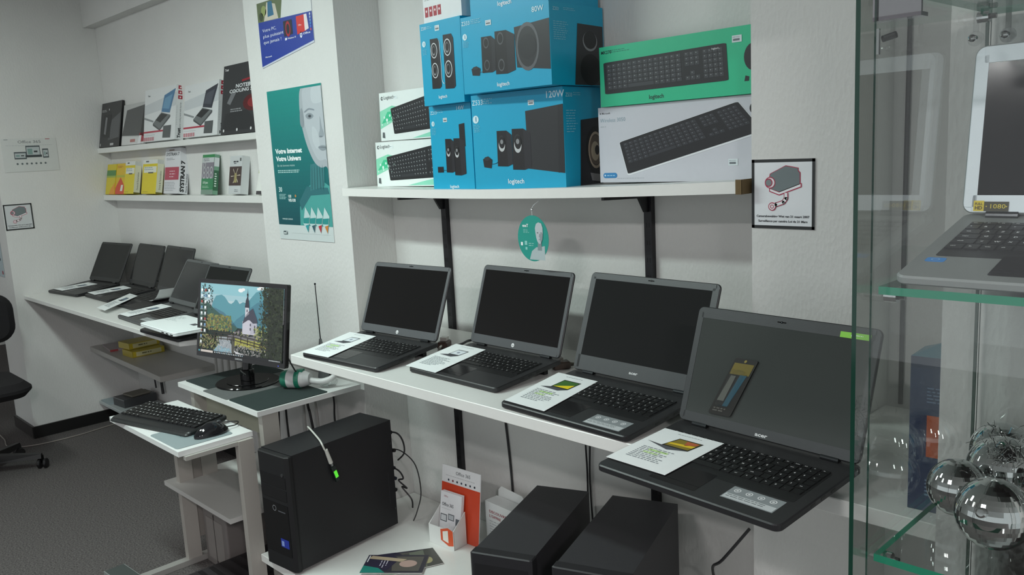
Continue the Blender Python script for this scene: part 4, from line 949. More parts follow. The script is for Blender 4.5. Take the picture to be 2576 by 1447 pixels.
def o365(q, W, H):
    q.text('Office 365', W * .5, H * .86, H * .085, '#6b6f70', 2, .0, 'c', W * .42); q.lines(W * .07, H * .79, W * .86, 1, H * .03, '#a7acad', 2, .3, 2, .02); q.lines(W * .05, H * .965, W * .10, 1, H * .05, '#8a8e90', 2, .4, 2); q.lines(W * .80, H * .965, W * .12, 1, H * .05, '#a5585c', 2, .4, 2)
    for (x, y, w, h) in ((.20, .38, .22, .22), (.42, .44, .26, .34), (.72, .40, .11, .28)):
        q.rect(W * x, H * y, W * (x + w), H * (y + h), '#4b5355', 2); q.rect(W * (x + .012), H * (y + .04), W * (x + w - .012), H * (y + h - .04), '#b5bcbd', 3); q.rect(W * (x + .03), H * (y + .08), W * (x + w * .45), H * (y + h - .09), '#7d9a94', 4); q.rect(W * (x + w * .55), H * (y + h * .4), W * (x + w * .8), H * (y + h * .55), '#3a4042', 4)
    q.rect(W * .40, H * .43, W * .70, H * .50, '#3c4345', 4)
    for k in range(7): q.disc(W * (.24 + .085 * k), H * .24, W * .02, '#5b6466', 3, seg=8)
flat('poster', 'white landscape office software poster on the far left wall', 'poster', (XW + .0026, 1.372, 1.587), (0, 1, 0), (0, 0, 1), o365, .292, .190, '#cdcfcc', mat='paper')
flat('poster', 'narrow pale blue notice at the left edge of the picture', 'poster', (-5.90, YC - .003, .972), (1, 0, 0), (.30, 0, 1), lambda q, W, H: (q.rect(W * .70, H * .38, W * .80, H * .44, '#34404a', 2), q.disc(W * .86, H * .10, .012, '#a23440', 2), q.lines(W * .1, H * .8, W * .6, 5, H * .07, '#9aa7ab', 2, .3, 2)), .17, .255, '#aebcc0', mat='paper')
# hanging round wobbler under the upper shelf
e = empty('hanging_sign', (-1.716, 1.75, 1.314), 0, 'oval teal hanging sign with pale bust under the upper shelf', 'sign')
q = MB(); q.pm = 'card'; q.push(FRONT)
q.prism([(.062 * math.cos(2 * math.pi * k / 40), .067 * math.sin(2 * math.pi * k / 40)) for k in range(40)], -.0008, 0, '#1a9587', 'card')
bust(q, .024, -.062, .040, suit='#aebcbe', neck='#7f8f92', l=2)
eset(q, -.040, .033, .0085, '#f2f6f5'); q.lines(-.038, .024, .026, 3, .004, '#8ccac2', 2, .4, 2, .3); q.rect(-.050, -.022, -.042, -.012, '#f2f6f5', 2); q.rect(-.034, -.020, -.024, -.008, '#8ccac2', 2); q.rect(-.032, -.034, -.024, -.026, '#8ccac2', 2); q.lines(-.018, -.016, .022, 2, .006, '#8ccac2', 2, .4, 3)
q.pop(); q.build('printed_disc', e)
q = MB(); q.tube([(0, .001, .066), (-.001, .002, .085), (.003, .01, .098), (.03, .02, .114), (.075, .012, .1155)], .0012, '#c4c8c8', 'plastic', 6); q.build('wire', e)
q = MB(); q.sphere((-.001, .0015, .083), .0045, '#d9dcdc', 'metal', 12, 8); q.build('clip', e)

# ------------------------------------------------------------------ trolley desk with monitor
tr = empty('computer_trolley', (-2.99, 1.50, 0), 0, 'grey white computer trolley with pulled out keyboard tray in front of the pillar', 'desk')
def part(name, parent, fn, smooth=False, lab=None):
    q = MB(); fn(q); o = q.build(name, parent, smooth)
    o.matrix_parent_inverse = parent.matrix_world.inverted() if False else Matrix.Translation(parent.location).inverted()
    if lab: plab(o, lab)
    return o
KT = 1.0365
part('top', tr, lambda q: q.box((-3.322, 1.320, .702), (-2.668, 1.748, .72), '#dfe1de', 'laminate'))
part('keyboard_tray', tr, lambda q: q.box((-3.308, 1.043, .634), (-2.690, 1.306, .652), '#e4e6e4', 'laminate'))
part('lower_board', tr, lambda q: q.box((-3.300, 1.212, .327), (-2.735, 1.64, .345), '#c9c9c5', 'laminate'))
part('apron', tr, lambda q: q.box((-3.250, 1.385, .600), (-2.702, 1.400, .7015), '#b9bdaa', 'laminate'))
for x0, x1 in ((-3.252, -3.222), (-2.700, -2.671)):
    part('side_post', tr, lambda q, x0=x0, x1=x1: (q.box((x0, 1.243, .022), (x1, 1.298, .633), '#aeaaa3', 'laminate')))
    part('rear_post', tr, lambda q, x0=x0, x1=x1: (q.box((x0, 1.337, .022), (x1, 1.400, .7015), '#a8a59e', 'laminate')))
    if x0 < -3: part('rear_post', tr, lambda q, x0=x0, x1=x1: (q.box((x0, 1.600, .022), (x1, 1.655, .7015), '#a8a59e', 'laminate')))
    part('foot', tr, lambda q, x0=x0, x1=x1: q.box((x0 - .004, 1.06, .0005), (min(x1 + .004, -2.6705), 1.68, .022), '#9d9b97', 'laminate'))
    part('tray_rail', tr, lambda q, x0=x0, x1=x1: q.box((x0 + .004, 1.06, .620), (x1 - .004, 1.242, .6335), '#aaa8a2', 'laminate'))
part('side_panel', tr, lambda q: q.box((-3.250, 1.299, .10), (-3.226, 1.336, .62), '#8f8a84', 'laminate'))
# mouse pads under the monitor
for (x0, y0, x1, y1, c, lb) in ((-3.198, 1.30, -3.0, 1.62, '#26302f', 'dark mouse pad at the left end of the trolley top'), (-2.995, 1.276, -2.80, 1.60, '#5c5f5e', 'grey middle mouse pad under the monitor foot'), (-2.795, 1.28, -2.582, 1.555, '#23312f', 'dark green mouse pad at the right front of the trolley top')):
    q = MB(); q.prism(rrect(x0 * KT, y0 * KT, x1 * KT, y1 * KT, .01, 4), .7203, .7225, c, 'fabric', .0006); tag(q.build('mouse_pad'), lb, 'mouse pad', 'mouse pads on the trolley top')
q = MB(); q.prism(rrect(-2.945, 1.051, -2.717, 1.250, .012, 4), .6523, .6542, '#8b9799', 'soft_plastic', .0005); q.push(T(-2.835, 1.140, .6542)); q.pm = 'card'
q.ring(0, 0, .030, .0325, '#3c5a5e', 1, .8); q.tube([(-.028, -.01, .001), (-.005, .008, .001), (.012, .002, .001), (.028, .012, .001)], .0007, '#5c7a7e', 'card', 5); q.rect(-.07, -.03, .02, -.0285, '#6b8588', 1); q.pop()
tag(q.build('mouse_pad'), 'grey mouse pad with a ring mark on the keyboard tray', 'mouse pad')

# keyboard on the tray
kbd = empty('keyboard', (-3.030, 1.090, .6528), math.radians(13.6), 'black desktop keyboard lying askew on the pulled out tray', 'keyboard')
KS = Matrix(((1, 0, 0, 0), (0, 1, 0, 0), (0, .075, 1, 0), (0, 0, 0, 1)))
q = MB(); q.push(KS); q.prism(rrect(-.225, -.012, .225, .160, .016, 5), .0, .016, '#1b1c1d', 'plastic', .004, '#202122'); q.prism(rrect(-.222, -.020, .222, .020, .012, 4), .001, .012, '#262828', 'plastic', .005); q.pop(); q.build('body', kbd)
q = MB(); q.push(KS @ T(0, .024, .016)); keys(q, .425, .125, '#161617', '#f4f6f6', gap=.0035, kh=.0055, lf=1.25); q.pop(); q.build('keys', kbd)
q = MB(); q.pm = 'card'; q.push(KS @ T(.19, .150, .0161)); q.rect(-.008, 0, .008, .0025, '#d8dcdc', 1); q.pop(); q.build('maker_mark', kbd)
# mouse
ms_ = empty('computer_mouse', (-2.770, 1.195, .6545), math.radians(6), 'glossy black wired mouse on the grey pad', 'mouse')
def mouse_shape():
    q = MB(); n, m = 22, 12; vs = []; fs = []
    for i in range(n + 1):
        t = i / n; y = -.056 + .112 * t
        w = .030 * (math.sin(math.pi * min(1, max(0, t))) ** .42) * (1.0 - .10 * math.sin(2 * math.pi * t)); h = .036 * (math.sin(math.pi * t) ** .55) * (.78 + .30 * math.sin(math.pi * (t * .9 + .0)))
        for k in range(m + 1):
            a = math.pi * k / m; vs.append((w * math.cos(a), y, .001 + max(0, h * math.sin(a) ** .75)))
    for i in range(n):
        for k in range(m): fs.append((i * (m + 1) + k, i * (m + 1) + k + 1, (i + 1) * (m + 1) + k + 1, (i + 1) * (m + 1) + k))
        fs.append(((i + 1) * (m + 1), (i + 1) * (m + 1) + m, i * (m + 1) + m, i * (m + 1)))
    q.add(vs, fs, '#1b1b1e', 'glossy_plastic'); return q
ms_.scale = (1.14, 1.14, 1.12)
mouse_shape().build('shell', ms_, True)
q = MB(); q.push(T(0, .028, .029)); q.push(RY(90)); q.push(T(0, 0, -.004)); q.lathe([(1e-5, 0), (.007, 0), (.0085, .002), (.0085, .006), (.007, .008), (1e-5, .008)], '#4a4b4d', 'soft_plastic', 16); q.pop().pop().pop(); q.build('scroll_wheel', ms_)
q = MB(); q.tube([(0, .054, .008), (.0, .085, .006), (-.03, .11, .004), (-.06, .09, .003)], .0018, '#1a1a1c'); q.build('cable', ms_)

# monitor
mo = empty('computer_monitor', (-3.063, 1.490, .7228), 0, 'black flat monitor showing a mountain church picture on the trolley', 'monitor')
MY = math.radians(10.6)
def circ(r, k=1, n=40): return [(r * math.cos(2 * math.pi * i / n), r * k * math.sin(2 * math.pi * i / n)) for i in range(n)]
q = MB(); q.push(RZ(10.6)); q.prism(circ(.128, .92), 0, .007, '#0c0c0d', 'glossy_plastic', .0028); q.prism(circ(.085, .9), .007, .0095, '#0b0b0c', 'glossy_plastic', .0012); q.pop(); q.build('base', mo, True)
q = MB(); q.push(RZ(10.6)); q.prism(rrect(-.028, -.018, .028, .020, .012, 4), .009, .055, '#0c0c0d', 'glossy_plastic', .002)
q.tube([(0, .0, .03), (0, .006, .07), (0, .018, .115)], .019, '#0d0d0e', 'glossy_plastic', 14, True); q.pop(); q.build('stand_neck', mo, True)
SW, SH = .533, .310
MF = T(-3.039 + 3.063, 1.451 - 1.490, .818 - .7228) @ Matrix.Rotation(MY, 4, 'Z') @ RX(-9.1) @ FRONT @ T(-SW / 2, 0, 0)
q = MB(); q.push(MF)
q.prism(rrect(0, 0, SW, SH, .007, 4), -.018, .0, '#101011', 'glossy_plastic', .002)
q.prism(rrect(.09, .05, SW - .09, SH - .06, .03, 5), -.048, -.0175, '#131314', 'plastic', .012)
q.prism([(.0, .0), (SW, 0), (SW, .018), (SW * .62, .018), (SW * .56, .016), (SW * .44, .016), (SW * .38, .018), (0, .018)], .0, .0022, '#0e0e0f', 'glossy_plastic')
for a in ((0, .018, .014, SH), (SW - .014, .018, SW, SH), (.014, SH - .016, SW - .014, SH)): q.box((a[0], a[1], 0), (a[2], a[3], .0022), '#0e0e0f', 'glossy_plastic')
q.push(T(SW / 2 - .022, .0045, .0023)); q.pm = 'card'; q.text('SAMSUNG', .022, .002, .0062, '#b9bcbd', 1, .02, 'c', .044); q.pop()
q.disc(SW - .035, .007, .0022, '#4b5ad8', 9, mat='display'); q.pop(); housing = q.build('housing', mo)
def muted(c, k=.40, g=.88):
    v = [int(c[i:i + 2], 16) for i in (1, 3, 5)]; m_ = sum(v) / 3
    return '#%02x%02x%02x' % tuple(int(max(0, min(255, (x * (1 - k) + m_ * k) * g))) for x in v)
class ScreenMB(MB):
    def add(s, vs, fs, col, mat): MB.add(s, vs, fs, muted(col) if isinstance(col, str) else col, mat)
q = ScreenMB(); q.pm = 'display'; q.push(MF @ T(.0142, .0182, .0008)); w, h = SW - .0284, SH - .0344
q.box((0, 0, -.0006), (w, h, 0), '#20302a', 'display')
def pp(pts, c, l): q.poly([(w * min(1, max(0, x)), h * min(1, max(0, y))) for x, y in pts], c, l)
sky = ['#6fb4c4', '#86b6c4', '#a2bcc4', '#b9c2c4']
for k, c in enumerate(sky): q.rect(0, h * (.85 - .08 * k), w, h * (1.0 if k == 0 else .93 - .08 * k), c, 1)
q.rect(0, h * .52, w, h * .72, '#b6b9bd', 1)
for (cx, cy, r) in ((.50, .93, .03), (.53, .945, .022), (.74, .98, .03), (.71, .97, .02)): q.disc(w * cx, h * cy, w * r, '#ded9d9', 2, h * r * .9)
pp([(.10, .40), (.16, .74), (.20, .83), (.27, .85), (.31, .82), (.36, .74), (.39, .73), (.42, .76), (.44, .80), (.46, .79), (.49, .74), (.53, .77), (.58, .76), (.62, .83), (.68, .92), (.76, .96), (.80, .97), (.84, .40)], '#3b8fa3', 2)
pp([(.38, .40), (.46, .52), (.56, .62), (.62, .70), (.70, .78), (.82, .84), (.86, .40)], '#2f7a92', 3); pp([(.12, .40), (.18, .66), (.30, .60), (.40, .50), (.46, .42)], '#33708a', 3)
pp([(0, .38), (.0, .78), (.10, .72), (.20, .62), (.30, .54), (.40, .45), (.48, .40), (.44, .34)], '#2d5a4e', 4)
r_ = random.Random(3)
def blobs(n, x0, x1, y0, y1, cols, l, s0, s1):
    for k in range(n): q.disc(w * min(.985, max(.015, r_.uniform(x0, x1))), h * min(.98, max(.02, r_.uniform(y0, y1))), w * r_.uniform(s0, s1) * .62, r_.choice(cols), l + (k % 9) * .1, h * r_.uniform(s0, s1) * .85, seg=6)
blobs(234, .08, .40, .34, .56, ['#7c862f', '#8a9036', '#66762f', '#8c7e30', '#7a5e2a', '#56682d'], 5, .010, .026)
blobs(130, .0, .10, .05, .60, ['#1c2a26', '#22332a', '#38402a'], 5, .012, .030)
blobs(104, .02, .16, .62, .98, ['#1f2d2a', '#2a3d36', '#35504a'], 5, .006, .018)
pp([(.36, .29), (.62, .30), (.86, .36), (.86, .25), (.36, .22)], '#6f6a70', 6)
blobs(104, .40, .75, .30, .36, ['#6c5f6a', '#8a7b80', '#4c4a48', '#9a9a50'], 6, .006, .015)
pp([(.535, .33), (.535, .50), (.58, .55), (.70, .52), (.715, .36), (.70, .33)], '#b6afc0', 7); pp([(.63, .34), (.63, .50), (.70, .50), (.712, .36)], '#a59eb2', 8)
pp([(.535, .47), (.56, .57), (.60, .64), (.655, .70), (.705, .55), (.715, .50), (.66, .49), (.62, .53), (.60, .53)], '#3a3c50', 9)
pp([(.565, .56), (.565, .70), (.605, .72), (.615, .62)], '#bcb6c4', 9); pp([(.56, .70), (.57, .80), (.588, .86), (.605, .80), (.613, .70)], '#2d3040', 10); pp([(.583, .84), (.589, .97), (.595, .84)], '#23262e', 10); q.disc(w * .589, h * .88, w * .010, '#2a2d38', 11, h * .02, 8)
for (x, y) in ((.625, .45), (.625, .39), (.675, .43), (.675, .36), (.582, .64)): pp([(x, y), (x + .012, y), (x + .012, y + .035), (x, y + .035)], '#4c4758', 11)
blobs(156, .68, .92, .24, .46, ['#8f9a34', '#6c7a2e', '#a8a04a', '#3c5230'], 9, .008, .022)
blobs(572, .77, 1.0, .0, 1.0, ['#1f2919', '#26321d', '#2b381e', '#1b2418', '#2f3b21', '#222a1c'], 12, .014, .032); q.rect(w * .83, 0, w, h, '#20291a', 11)
blobs(156, .73, .80, .10, .98, ['#2c3d24', '#3f5530', '#26341f'], 13, .006, .014)
pp([(.44, .15), (.84, .10), (.80, .24), (.44, .26)], '#a9a32c', 8); blobs(78, .46, .8, .15, .22, ['#c2b82e', '#8a8a2c', '#6e5f2a'], 9, .006, .014)
blobs(156, .0, .26, .06, .26, ['#6a7433', '#7c783a', '#56622f', '#8c8546', '#6e523a'], 8, .008, .020)
pp([(.20, .0), (.44, .0), (.42, .14), (.36, .26), (.24, .25), (.27, .14), (.19, .06)], '#8f949c', 8)
blobs(156, .23, .40, .02, .24, ['#a9abb0', '#868e96', '#9a9da4', '#78828a'], 9, .004, .014); pp([(.18, .02), (.42, .0), (.40, .10), (.24, .12)], '#6f9fb4', 9)
pp([(.42, .0), (.44, .0), (.455, .26), (.41, .26)], '#4b4a3e', 11)
blobs(234, .44, .82, .0, .16, ['#6d6864', '#7f7a76', '#5b5856', '#8e8a88', '#4c4a48'], 10, .006, .018); pp([(.44, .08), (.60, .03), (.72, .0), (.50, .0)], '#b8b4ba', 11)
for y0, y1 in ((.295, .300), (.255, .245), (.215, .205)):
    pp([(.16, y0), (.43, y0 + .01), (.43, y0 + .022), (.16, y0 + .010)], '#3a3128', 13); pp([(.43, y0 + .01), (.84, y1 - .06), (.84, y1 - .045), (.43, y0 + .022)], '#3a3128', 13)
for x in (.20, .28, .36, .43, .52, .60, .68, .76): yb = .24 if x < .43 else .24 - (x - .43) * .2; pp([(x, yb - .03), (x + .008, yb - .03), (x + .008, yb + .07), (x, yb + .07)], '#33291f', 14)
for i in range(10):
    for j in range(3 if i < 2 else 2):
        if i > 7 and j > 0: continue
        x, y = .02 + .045 * j, .88 - .083 * i
        pp([(x, y), (x + .022, y), (x + .022, y + .035), (x, y + .035)], ['#e4e8ea', '#b53a36', '#d8dde0', '#cfd6da', '#5a8ac0'][(i * 3 + j) % 5], 15); q.lines(w * (x - .004), h * (y - .012), w * .032, 1, h * .012, '#e8ecee', 15, .4, i, .1)
q.rect(0, 0, w, h * .038, '#15181b', 16); q.rect(w * .035, h * .004, w * .19, h * .036, '#c9b4a8', 17); q.rect(w * .006, h * .008, w * .024, h * .032, '#2aa7c0', 17)
for k in range(17): q.rect(w * (.21 + .021 * k), h * .012, w * (.218 + .021 * k), h * .028, ['#dfe4e6', '#9fc4d8', '#e8eef0'][k % 3], 17)
for k in range(9): q.rect(w * (.86 + .014 * k), h * .012, w * (.867 + .014 * k), h * .024, '#cfd6d8', 17)
q.pop(); q.build('screen', housing)
q = MB(); q.tube([(.245, .05, .12), (.26, .08, .05), (.285, .14, .01), (.275, .19, .004)], .003, '#1c1c1e'); q.build('cable', mo)

# green and white rounded gadget with curved arm, antenna, glass dish
g = empty('toy_gadget', (-2.835, 1.560, .7228), math.radians(35), 'rounded green and white plastic gadget lying beside the monitor foot', 'gadget')
prof = [(1e-4, 0), (.018, .002), (.030, .010), (.034, .022)]
q = MB(); q.push(T(-.05, 0, .035) @ RY(90)); q.lathe(prof + [(.0345, .034)], '#1f6d57', 'plastic', 24); q.pop(); q.build('green_cap', g, True)
q = MB(); q.push(T(-.05, 0, .035) @ RY(90)); q.lathe([(.0345, .034), (.0345, .075), (.030, .098), (.022, .120), (1e-4, .122)], '#c9cac9', 'plastic', 24); q.pop(); q.build('white_body', g, True)
q = MB(); q.push(T(-.05, 0, .035) @ RY(90)); q.lathe([(.0352, .066), (.0365, .070), (.0352, .084), (.032, .084)], '#1f7a60', 'plastic', 24); q.pop(); q.box((.028, -.012, .055), (.045, .012, .072), '#1f7a60', 'plastic'); q.build('green_band', g)
q = MB(); q.tube([(.06, 0, .03), (.12, .0, .025), (.165, .01, .045), (.195, .025, .095), (.205, .03, .14)], [.012, .012, .012, .012, .011, .010, .009, .008, .007, .006, .005, .005], '#d2d3d1', 'plastic', 10); q.build('curved_arm', g, True)
an = empty('antenna', (-2.884, 1.722, .7204), 0, 'thin black rod antenna standing against the white pillar', 'antenna')
q = MB(); q.lathe([(1e-4, 0), (.022, 0), (.022, .006), (.017, .03), (.013, .10), (.005, .155), (1e-4, .155)], '#6f7676', 'plastic', 18); q.build('base', an, True)
q = MB(); q.cyl((0, 0, .15), (-.004, 0, .372), .0022, .0018, '#3c3f41', 'metal', 8); q.sphere((-.004, 0, .373), .0042, '#2c2e30', 'metal', 10, 6); q.build('rod', an)
d = empty('glass_dish', (-2.745, 1.655, .7204), 0, 'small clear glass dish at the back right corner of the trolley', 'dish')
q = MB(); q.lathe([(1e-4, 0), (.026, 0), (.036, .014), (.037, .022), (.033, .022), (.024, .006), (1e-4, .005)], '#ffffff', 'clear_plastic', 24); q.build('bowl', d, True)
q = MB(); q.lathe([(1e-4, .0225), (.014, .0225), (.016, .026), (.008, .030), (.006, .038), (1e-4, .039)], '#b9bdbd', 'metal', 18); q.build('metal_knob', d, True)

# ------------------------------------------------------------------ computers on the low shelf
tw = empty('computer_tower', (-2.590, 1.262, ZLOW + .0005), math.radians(5.7), 'tall black computer tower with glossy front at the left end of the low shelf', 'computer')
W, D, H = .169, .453, .411
q = MB(); q.box((0, .022, .012), (W, D, H), '#1a1a1d', 'steel_case')
q.push(frame((W, .022, 0), (0, 1, 0), (0, 0, 1))); q.rect(.004, .016, .006, H - .004, '#0e0e10', 1, 'steel_case'); q.rect(.40, .10, .403, .22, '#2b2b2f', 1, 'steel_case'); q.pop()
for k in range(2): q.box((W - .0005, D - .012, .07 + .25 * k), (W + .0012, D - .004, .08 + .25 * k), '#5a5b5e', 'metal')
q.build('case', tw)
q = MB(); n = 10
out = [(0, .024), (.0, .010), (.012, .0), (W - .012, .0), (W, .010), (W, .024)]
q.prism(out, .006, H - .002, '#121214', 'soft_plastic', .003)
for z0 in (.30, .255): q.box((.014, -.0012, z0), (W - .014, .001, z0 + .038), '#19191b', 'glossy_plastic')
q.box((.014, -.0012, .06), (W - .014, .001, .24), '#0f0f11', 'glossy_plastic'); q.build('front_bezel', tw)
q = MB(); q.push(frame((.05, -.0014, .20), (1, 0, 0), (0, 0, 1))); q.ring(.03, .02, .008, .010, '#8d8f92', 1, mat='card'); q.rect(.05, .012, .09, .016, '#54565a', 1, 'card'); q.pop(); q.cyl((.14, -.002, .345), (.14, .001, .345), .006, None, '#8a8b8e', 'metal', 14); q.build('power_button', tw)
q = MB(); q.push(frame((.10, -.0016, .088), (1, 0, 0), (0, 0, 1))); q.rect(0, 0, .045, .03, '#24369a', 1, 'card'); q.rect(.004, .004, .018, .022, '#8aa0d8', 2, 'card'); q.pop(); plab(q.build('sticker', tw), 'small blue sticker')
for x in (.02, W - .04):
    for y in (.04, D - .06): q = MB(); q.box((x, y, 0), (x + .02, y + .02, .012), '#0c0c0c', 'plastic'); q.build('rubber_foot', tw)
def tw_pt(a, b_, c): return tuple(tw_m @ Vector((a, b_, c)))
tw_m = T(-2.590, 1.262, ZLOW + .0005) @ RZ(5.7)
# rear cables with plugs
def cable(label, pts, r=.0022, col='#1b1b1d', plugs=(), cat='cable', group=None, name='cable'):
    q = MB(); q.tube(pts, r, col, 'plastic', 8)
    for p0, p1, rr, c in plugs: q.cyl(p0, p1, rr, rr * .8, c, 'plastic', 10)
    return tag(q.build(name), label, cat, group)
B = tw_pt(W * .8, D, 0)
def bk(x, z, dy=0.0): return (B[0] + x, B[1] + .003 + dy, z)
cable('black cable looping from the upper back of the computer tower', [bk(.0, .570, .002), bk(.055, .575, .01), bk(.075, .545, .02), bk(.05, .49, .04), bk(-.02, .44, .06)], .0032, plugs=[(bk(-.01, .568), bk(.028, .574, .004), .009, '#161617')])
cable('long thin black cable arching behind the computer tower down to the low shelf', [bk(.0, .505, .004), bk(.06, .505, .02), bk(.12, .46, .035), bk(.135, .36, .04), bk(.09, .27, .05), bk(.05, .218, .06)], .0022, plugs=[(bk(-.01, .498), bk(.035, .505, .01), .0085, '#161617')])
cable('tangle of short black plugs low at the back of the computer tower', [bk(0, .44, .003), bk(.05, .43, .01), bk(.06, .40, .02), bk(.03, .385, .02), bk(.065, .36, .03), bk(.02, .35, .04), bk(.06, .31, .05), bk(.05, .27, .06)], .003, plugs=[(bk(-.01, .44), bk(.03, .437, .006), .008, '#1e2230'), (bk(-.01, .40), bk(.034, .397, .006), .008, '#1e2230'), (bk(-.01, .355), bk(.03, .352, .006), .009, '#151517')])
# white usb extension hanging over the tower top with a small stick
us = empty('usb_extension', tw_pt(W + .0025, .17, .38), math.radians(5.7), 'white cable hanging over the computer tower', 'cable')
M0 = Matrix.Translation(tw_pt(W + .0025, .17, .38)).inverted()
def lp(a, b_, c):   # tower-local -> gadget-local
    return (a - (W + .0025), b_ - .17, c - .38)
q = MB(); q.tube([lp(-.045, .262, H - .05), lp(-.035, .245, H - .01), lp(-.012, .225, H + .008), lp(.04, .205, H + .006), lp(.13, .165, H + .006), lp(W - .004, .148, H + .004), lp(W + .005, .150, H - .014), lp(W + .004, .155, .388)], .0032, '#cfd0c8', 'plastic', 8); q.build('cord', us)
q = MB(); q.cyl(lp(W + .006, .156, .392), lp(W + .006, .172, .340), .006, .0075, '#cfd0c8', 'plastic', 12); q.cyl(lp(W + .006, .172, .340), lp(W + .006, .175, .329), .0055, .0055, '#a9abab', 'metal', 12); q.build('white_plug', us)
st = empty('usb_stick', tw_pt(W + .0075, .175, .328), math.radians(5.7), 'small dark stick with a glowing green panel plugged in the white cable', 'usb stick')
q = MB(); q.push(RX(17) @ T(0, 0, -.062)); q.prism(rrect(-.005, -.009, .005, .009, .003, 3), 0, .062, '#17211f', 'clear_plastic' if False else 'glossy_plastic', .002); q.pop(); q.build('shell', st)
q = MB(); q.push(RX(17) @ T(.0052, 0, -.045)); q.box((0, -.006, 0), (.0012, .006, .026), '#5ee23a', 'display'); q.pop(); q.build('green_light', st)

def desktop_pc(name, label, x, y, yaw, W, D, H):
    e = empty(name, (x, y, ZLOW + .0005), math.radians(yaw), label, 'computer', 'matte black desktop computers on the low shelf')
    q = MB(); q.box((.003, .034, .008), (W - .003, D, H - .003), '#343437', 'steel_case'); q.build('case', e)
    q = MB(); q.prism([(0, .004), (.006, 0), (W - .006, 0), (W, .004), (W, .034), (0, .034)], .004, H, '#242427', 'plastic', .003)
    for k in range(2): q.box((.012, -.001, H - .07 - .05 * k), (W - .012, .001, H - .03 - .05 * k), '#1a1a1c', 'plastic')
    for k in range(9): q.box((.03, -.001, .03 + .012 * k), (W - .03, .001, .035 + .012 * k), '#121214', 'plastic')
    q.build('front_bezel', e)
    q = MB(); q.cyl((W * .8, -.002, H - .16), (W * .8, .001, H - .16), .007, None, '#6b6c70', 'metal', 14); q.build('power_button', e)
    for a in (.02, W - .04):
        for b_ in (.05, D - .05): q = MB(); q.box((a, b_, 0), (a + .02, b_ + .02, .008), '#0b0b0b', 'plastic'); q.build('rubber_foot', e)
    return e
desktop_pc('desktop_computer', 'matte black desktop computer with visible front lip, centre of the low shelf', -1.582, 1.325, 22, .173, .461, .340)
desktop_pc('desktop_computer', 'matte black desktop computer under the nearest laptop, right of the other matte case', -1.340, 1.375, 20.3, .197, .455, .360)

# leaflet display stand
ds = empty('leaflet_stand', (-2.205, 1.735, ZLOW + .0005), math.radians(4), 'orange and white cardboard leaflet display stand on the low shelf', 'display stand')
q = MB(); q.push(T(-.085, .062, 0) @ RX(-7) @ FRONT); q.pm = 'card'
q.box((0, 0, -.003), (.190, .258, 0), '#e7e9ea', 'card'); q.rect(0, 0, .190, .196, '#d34a2c', 1); q.text('Office 365', .105, .232, .0125, '#6a6d70', 2, .0, 'c', .072); q.lines(.02, .222, .15, 1, .004, '#a7a9ab', 2, .3, 2, .05)
for k in range(7): q.disc(.034 + .0215 * k, .207, .0042, ['#3a4350', '#7a3a44', '#2d3640', '#3b4456', '#2d3a48', '#3a4350', '#2d3640'][k], 2, seg=8)
q.pop(); q.build('back_card', ds)
q = MB(); q.box((-.072, -.004, 0), (.052, -.001, .068), '#e4e6e3', 'card'); q.add([(-.072, -.004, .068), (-.072, .058, .120), (-.072, .058, 0), (-.072, -.004, 0), (-.069, -.004, .068), (-.069, .058, .120), (-.069, .058, 0), (-.069, -.004, 0)], [(0, 1, 2, 3), (7, 6, 5, 4), (0, 4, 5, 1)], '#e4e6e3', 'card')
q.add([(.049, -.004, .068), (.049, .058, .120), (.049, .058, 0), (.049, -.004, 0), (.052, -.004, .068), (.052, .058, .120), (.052, .058, 0), (.052, -.004, 0)], [(0, 1, 2, 3), (7, 6, 5, 4), (0, 4, 5, 1)], '#d9dbd8', 'card')
q.push(FRONT @ T(0, 0, .004)); q.pm = 'card'
q.poly([(-.012, .024), (.026, .010), (.050, .016), (.050, .070), (.026, .077), (-.012, .064)], '#d8562c', 2); q.poly([(-.001, .026), (.026, .021), (.026, .067), (-.001, .058)], '#eceadf', 3); q.pop()
q.build('pocket', ds)
lf = empty('leaflet', (-2.225, 1.742, ZLOW + .006), math.radians(4), 'white office software leaflets standing in the orange display stand', 'leaflet')
q = MB(); q.pm = 'paper'; q.push(T(-.046, .026, 0) @ RX(-9) @ FRONT)
for k in range(4): q.box((.001 * k, 0, -.0035 * k - .002), (.104, .168 + .0006 * k, -.0035 * k), '#eef0f2', 'paper')
q.text('Office', .016, .150, .006, '#a8606a', 2, .0); q.text('Office 365', .008, .118, .0115, '#55585c', 2, .01, w=.058); q.lines(.008, .108, .05, 1, .004, '#b6b9bc', 2, .3, 3)
q.rect(.004, .062, .036, .088, '#5a6066', 2); q.rect(.007, .065, .033, .085, '#d5dadc', 3); q.rect(.042, .072, .072, .094, '#6a7076', 2); q.rect(.045, .075, .069, .091, '#c5ccd0', 3); q.rect(.080, .060, .098, .084, '#6a7076', 2)
q.pop(); q.build('leaflet_stack', lf)
sd = empty('leaflet_stand', (-2.05, 1.86, ZLOW + .0005), math.radians(-3), 'white leaflet box behind the orange display stand, half hidden by the computer', 'display stand')
q = MB(); q.pm = 'card'; q.box((-.075, 0, 0), (.075, .055, .150), '#dfe3e2', 'card'); q.push(FRONT); q.text('DECOUVREZ', -.055, .112, .0095, '#a35a60', 2, .02, w=.105); q.text("L'OFFRE", -.055, .095, .0095, '#a35a60', 2, .02, w=.062); q.lines(-.055, .08, .09, 5, .01, '#b6bcc0', 2, .3, 3); q.pop(); q.build('carton', sd)
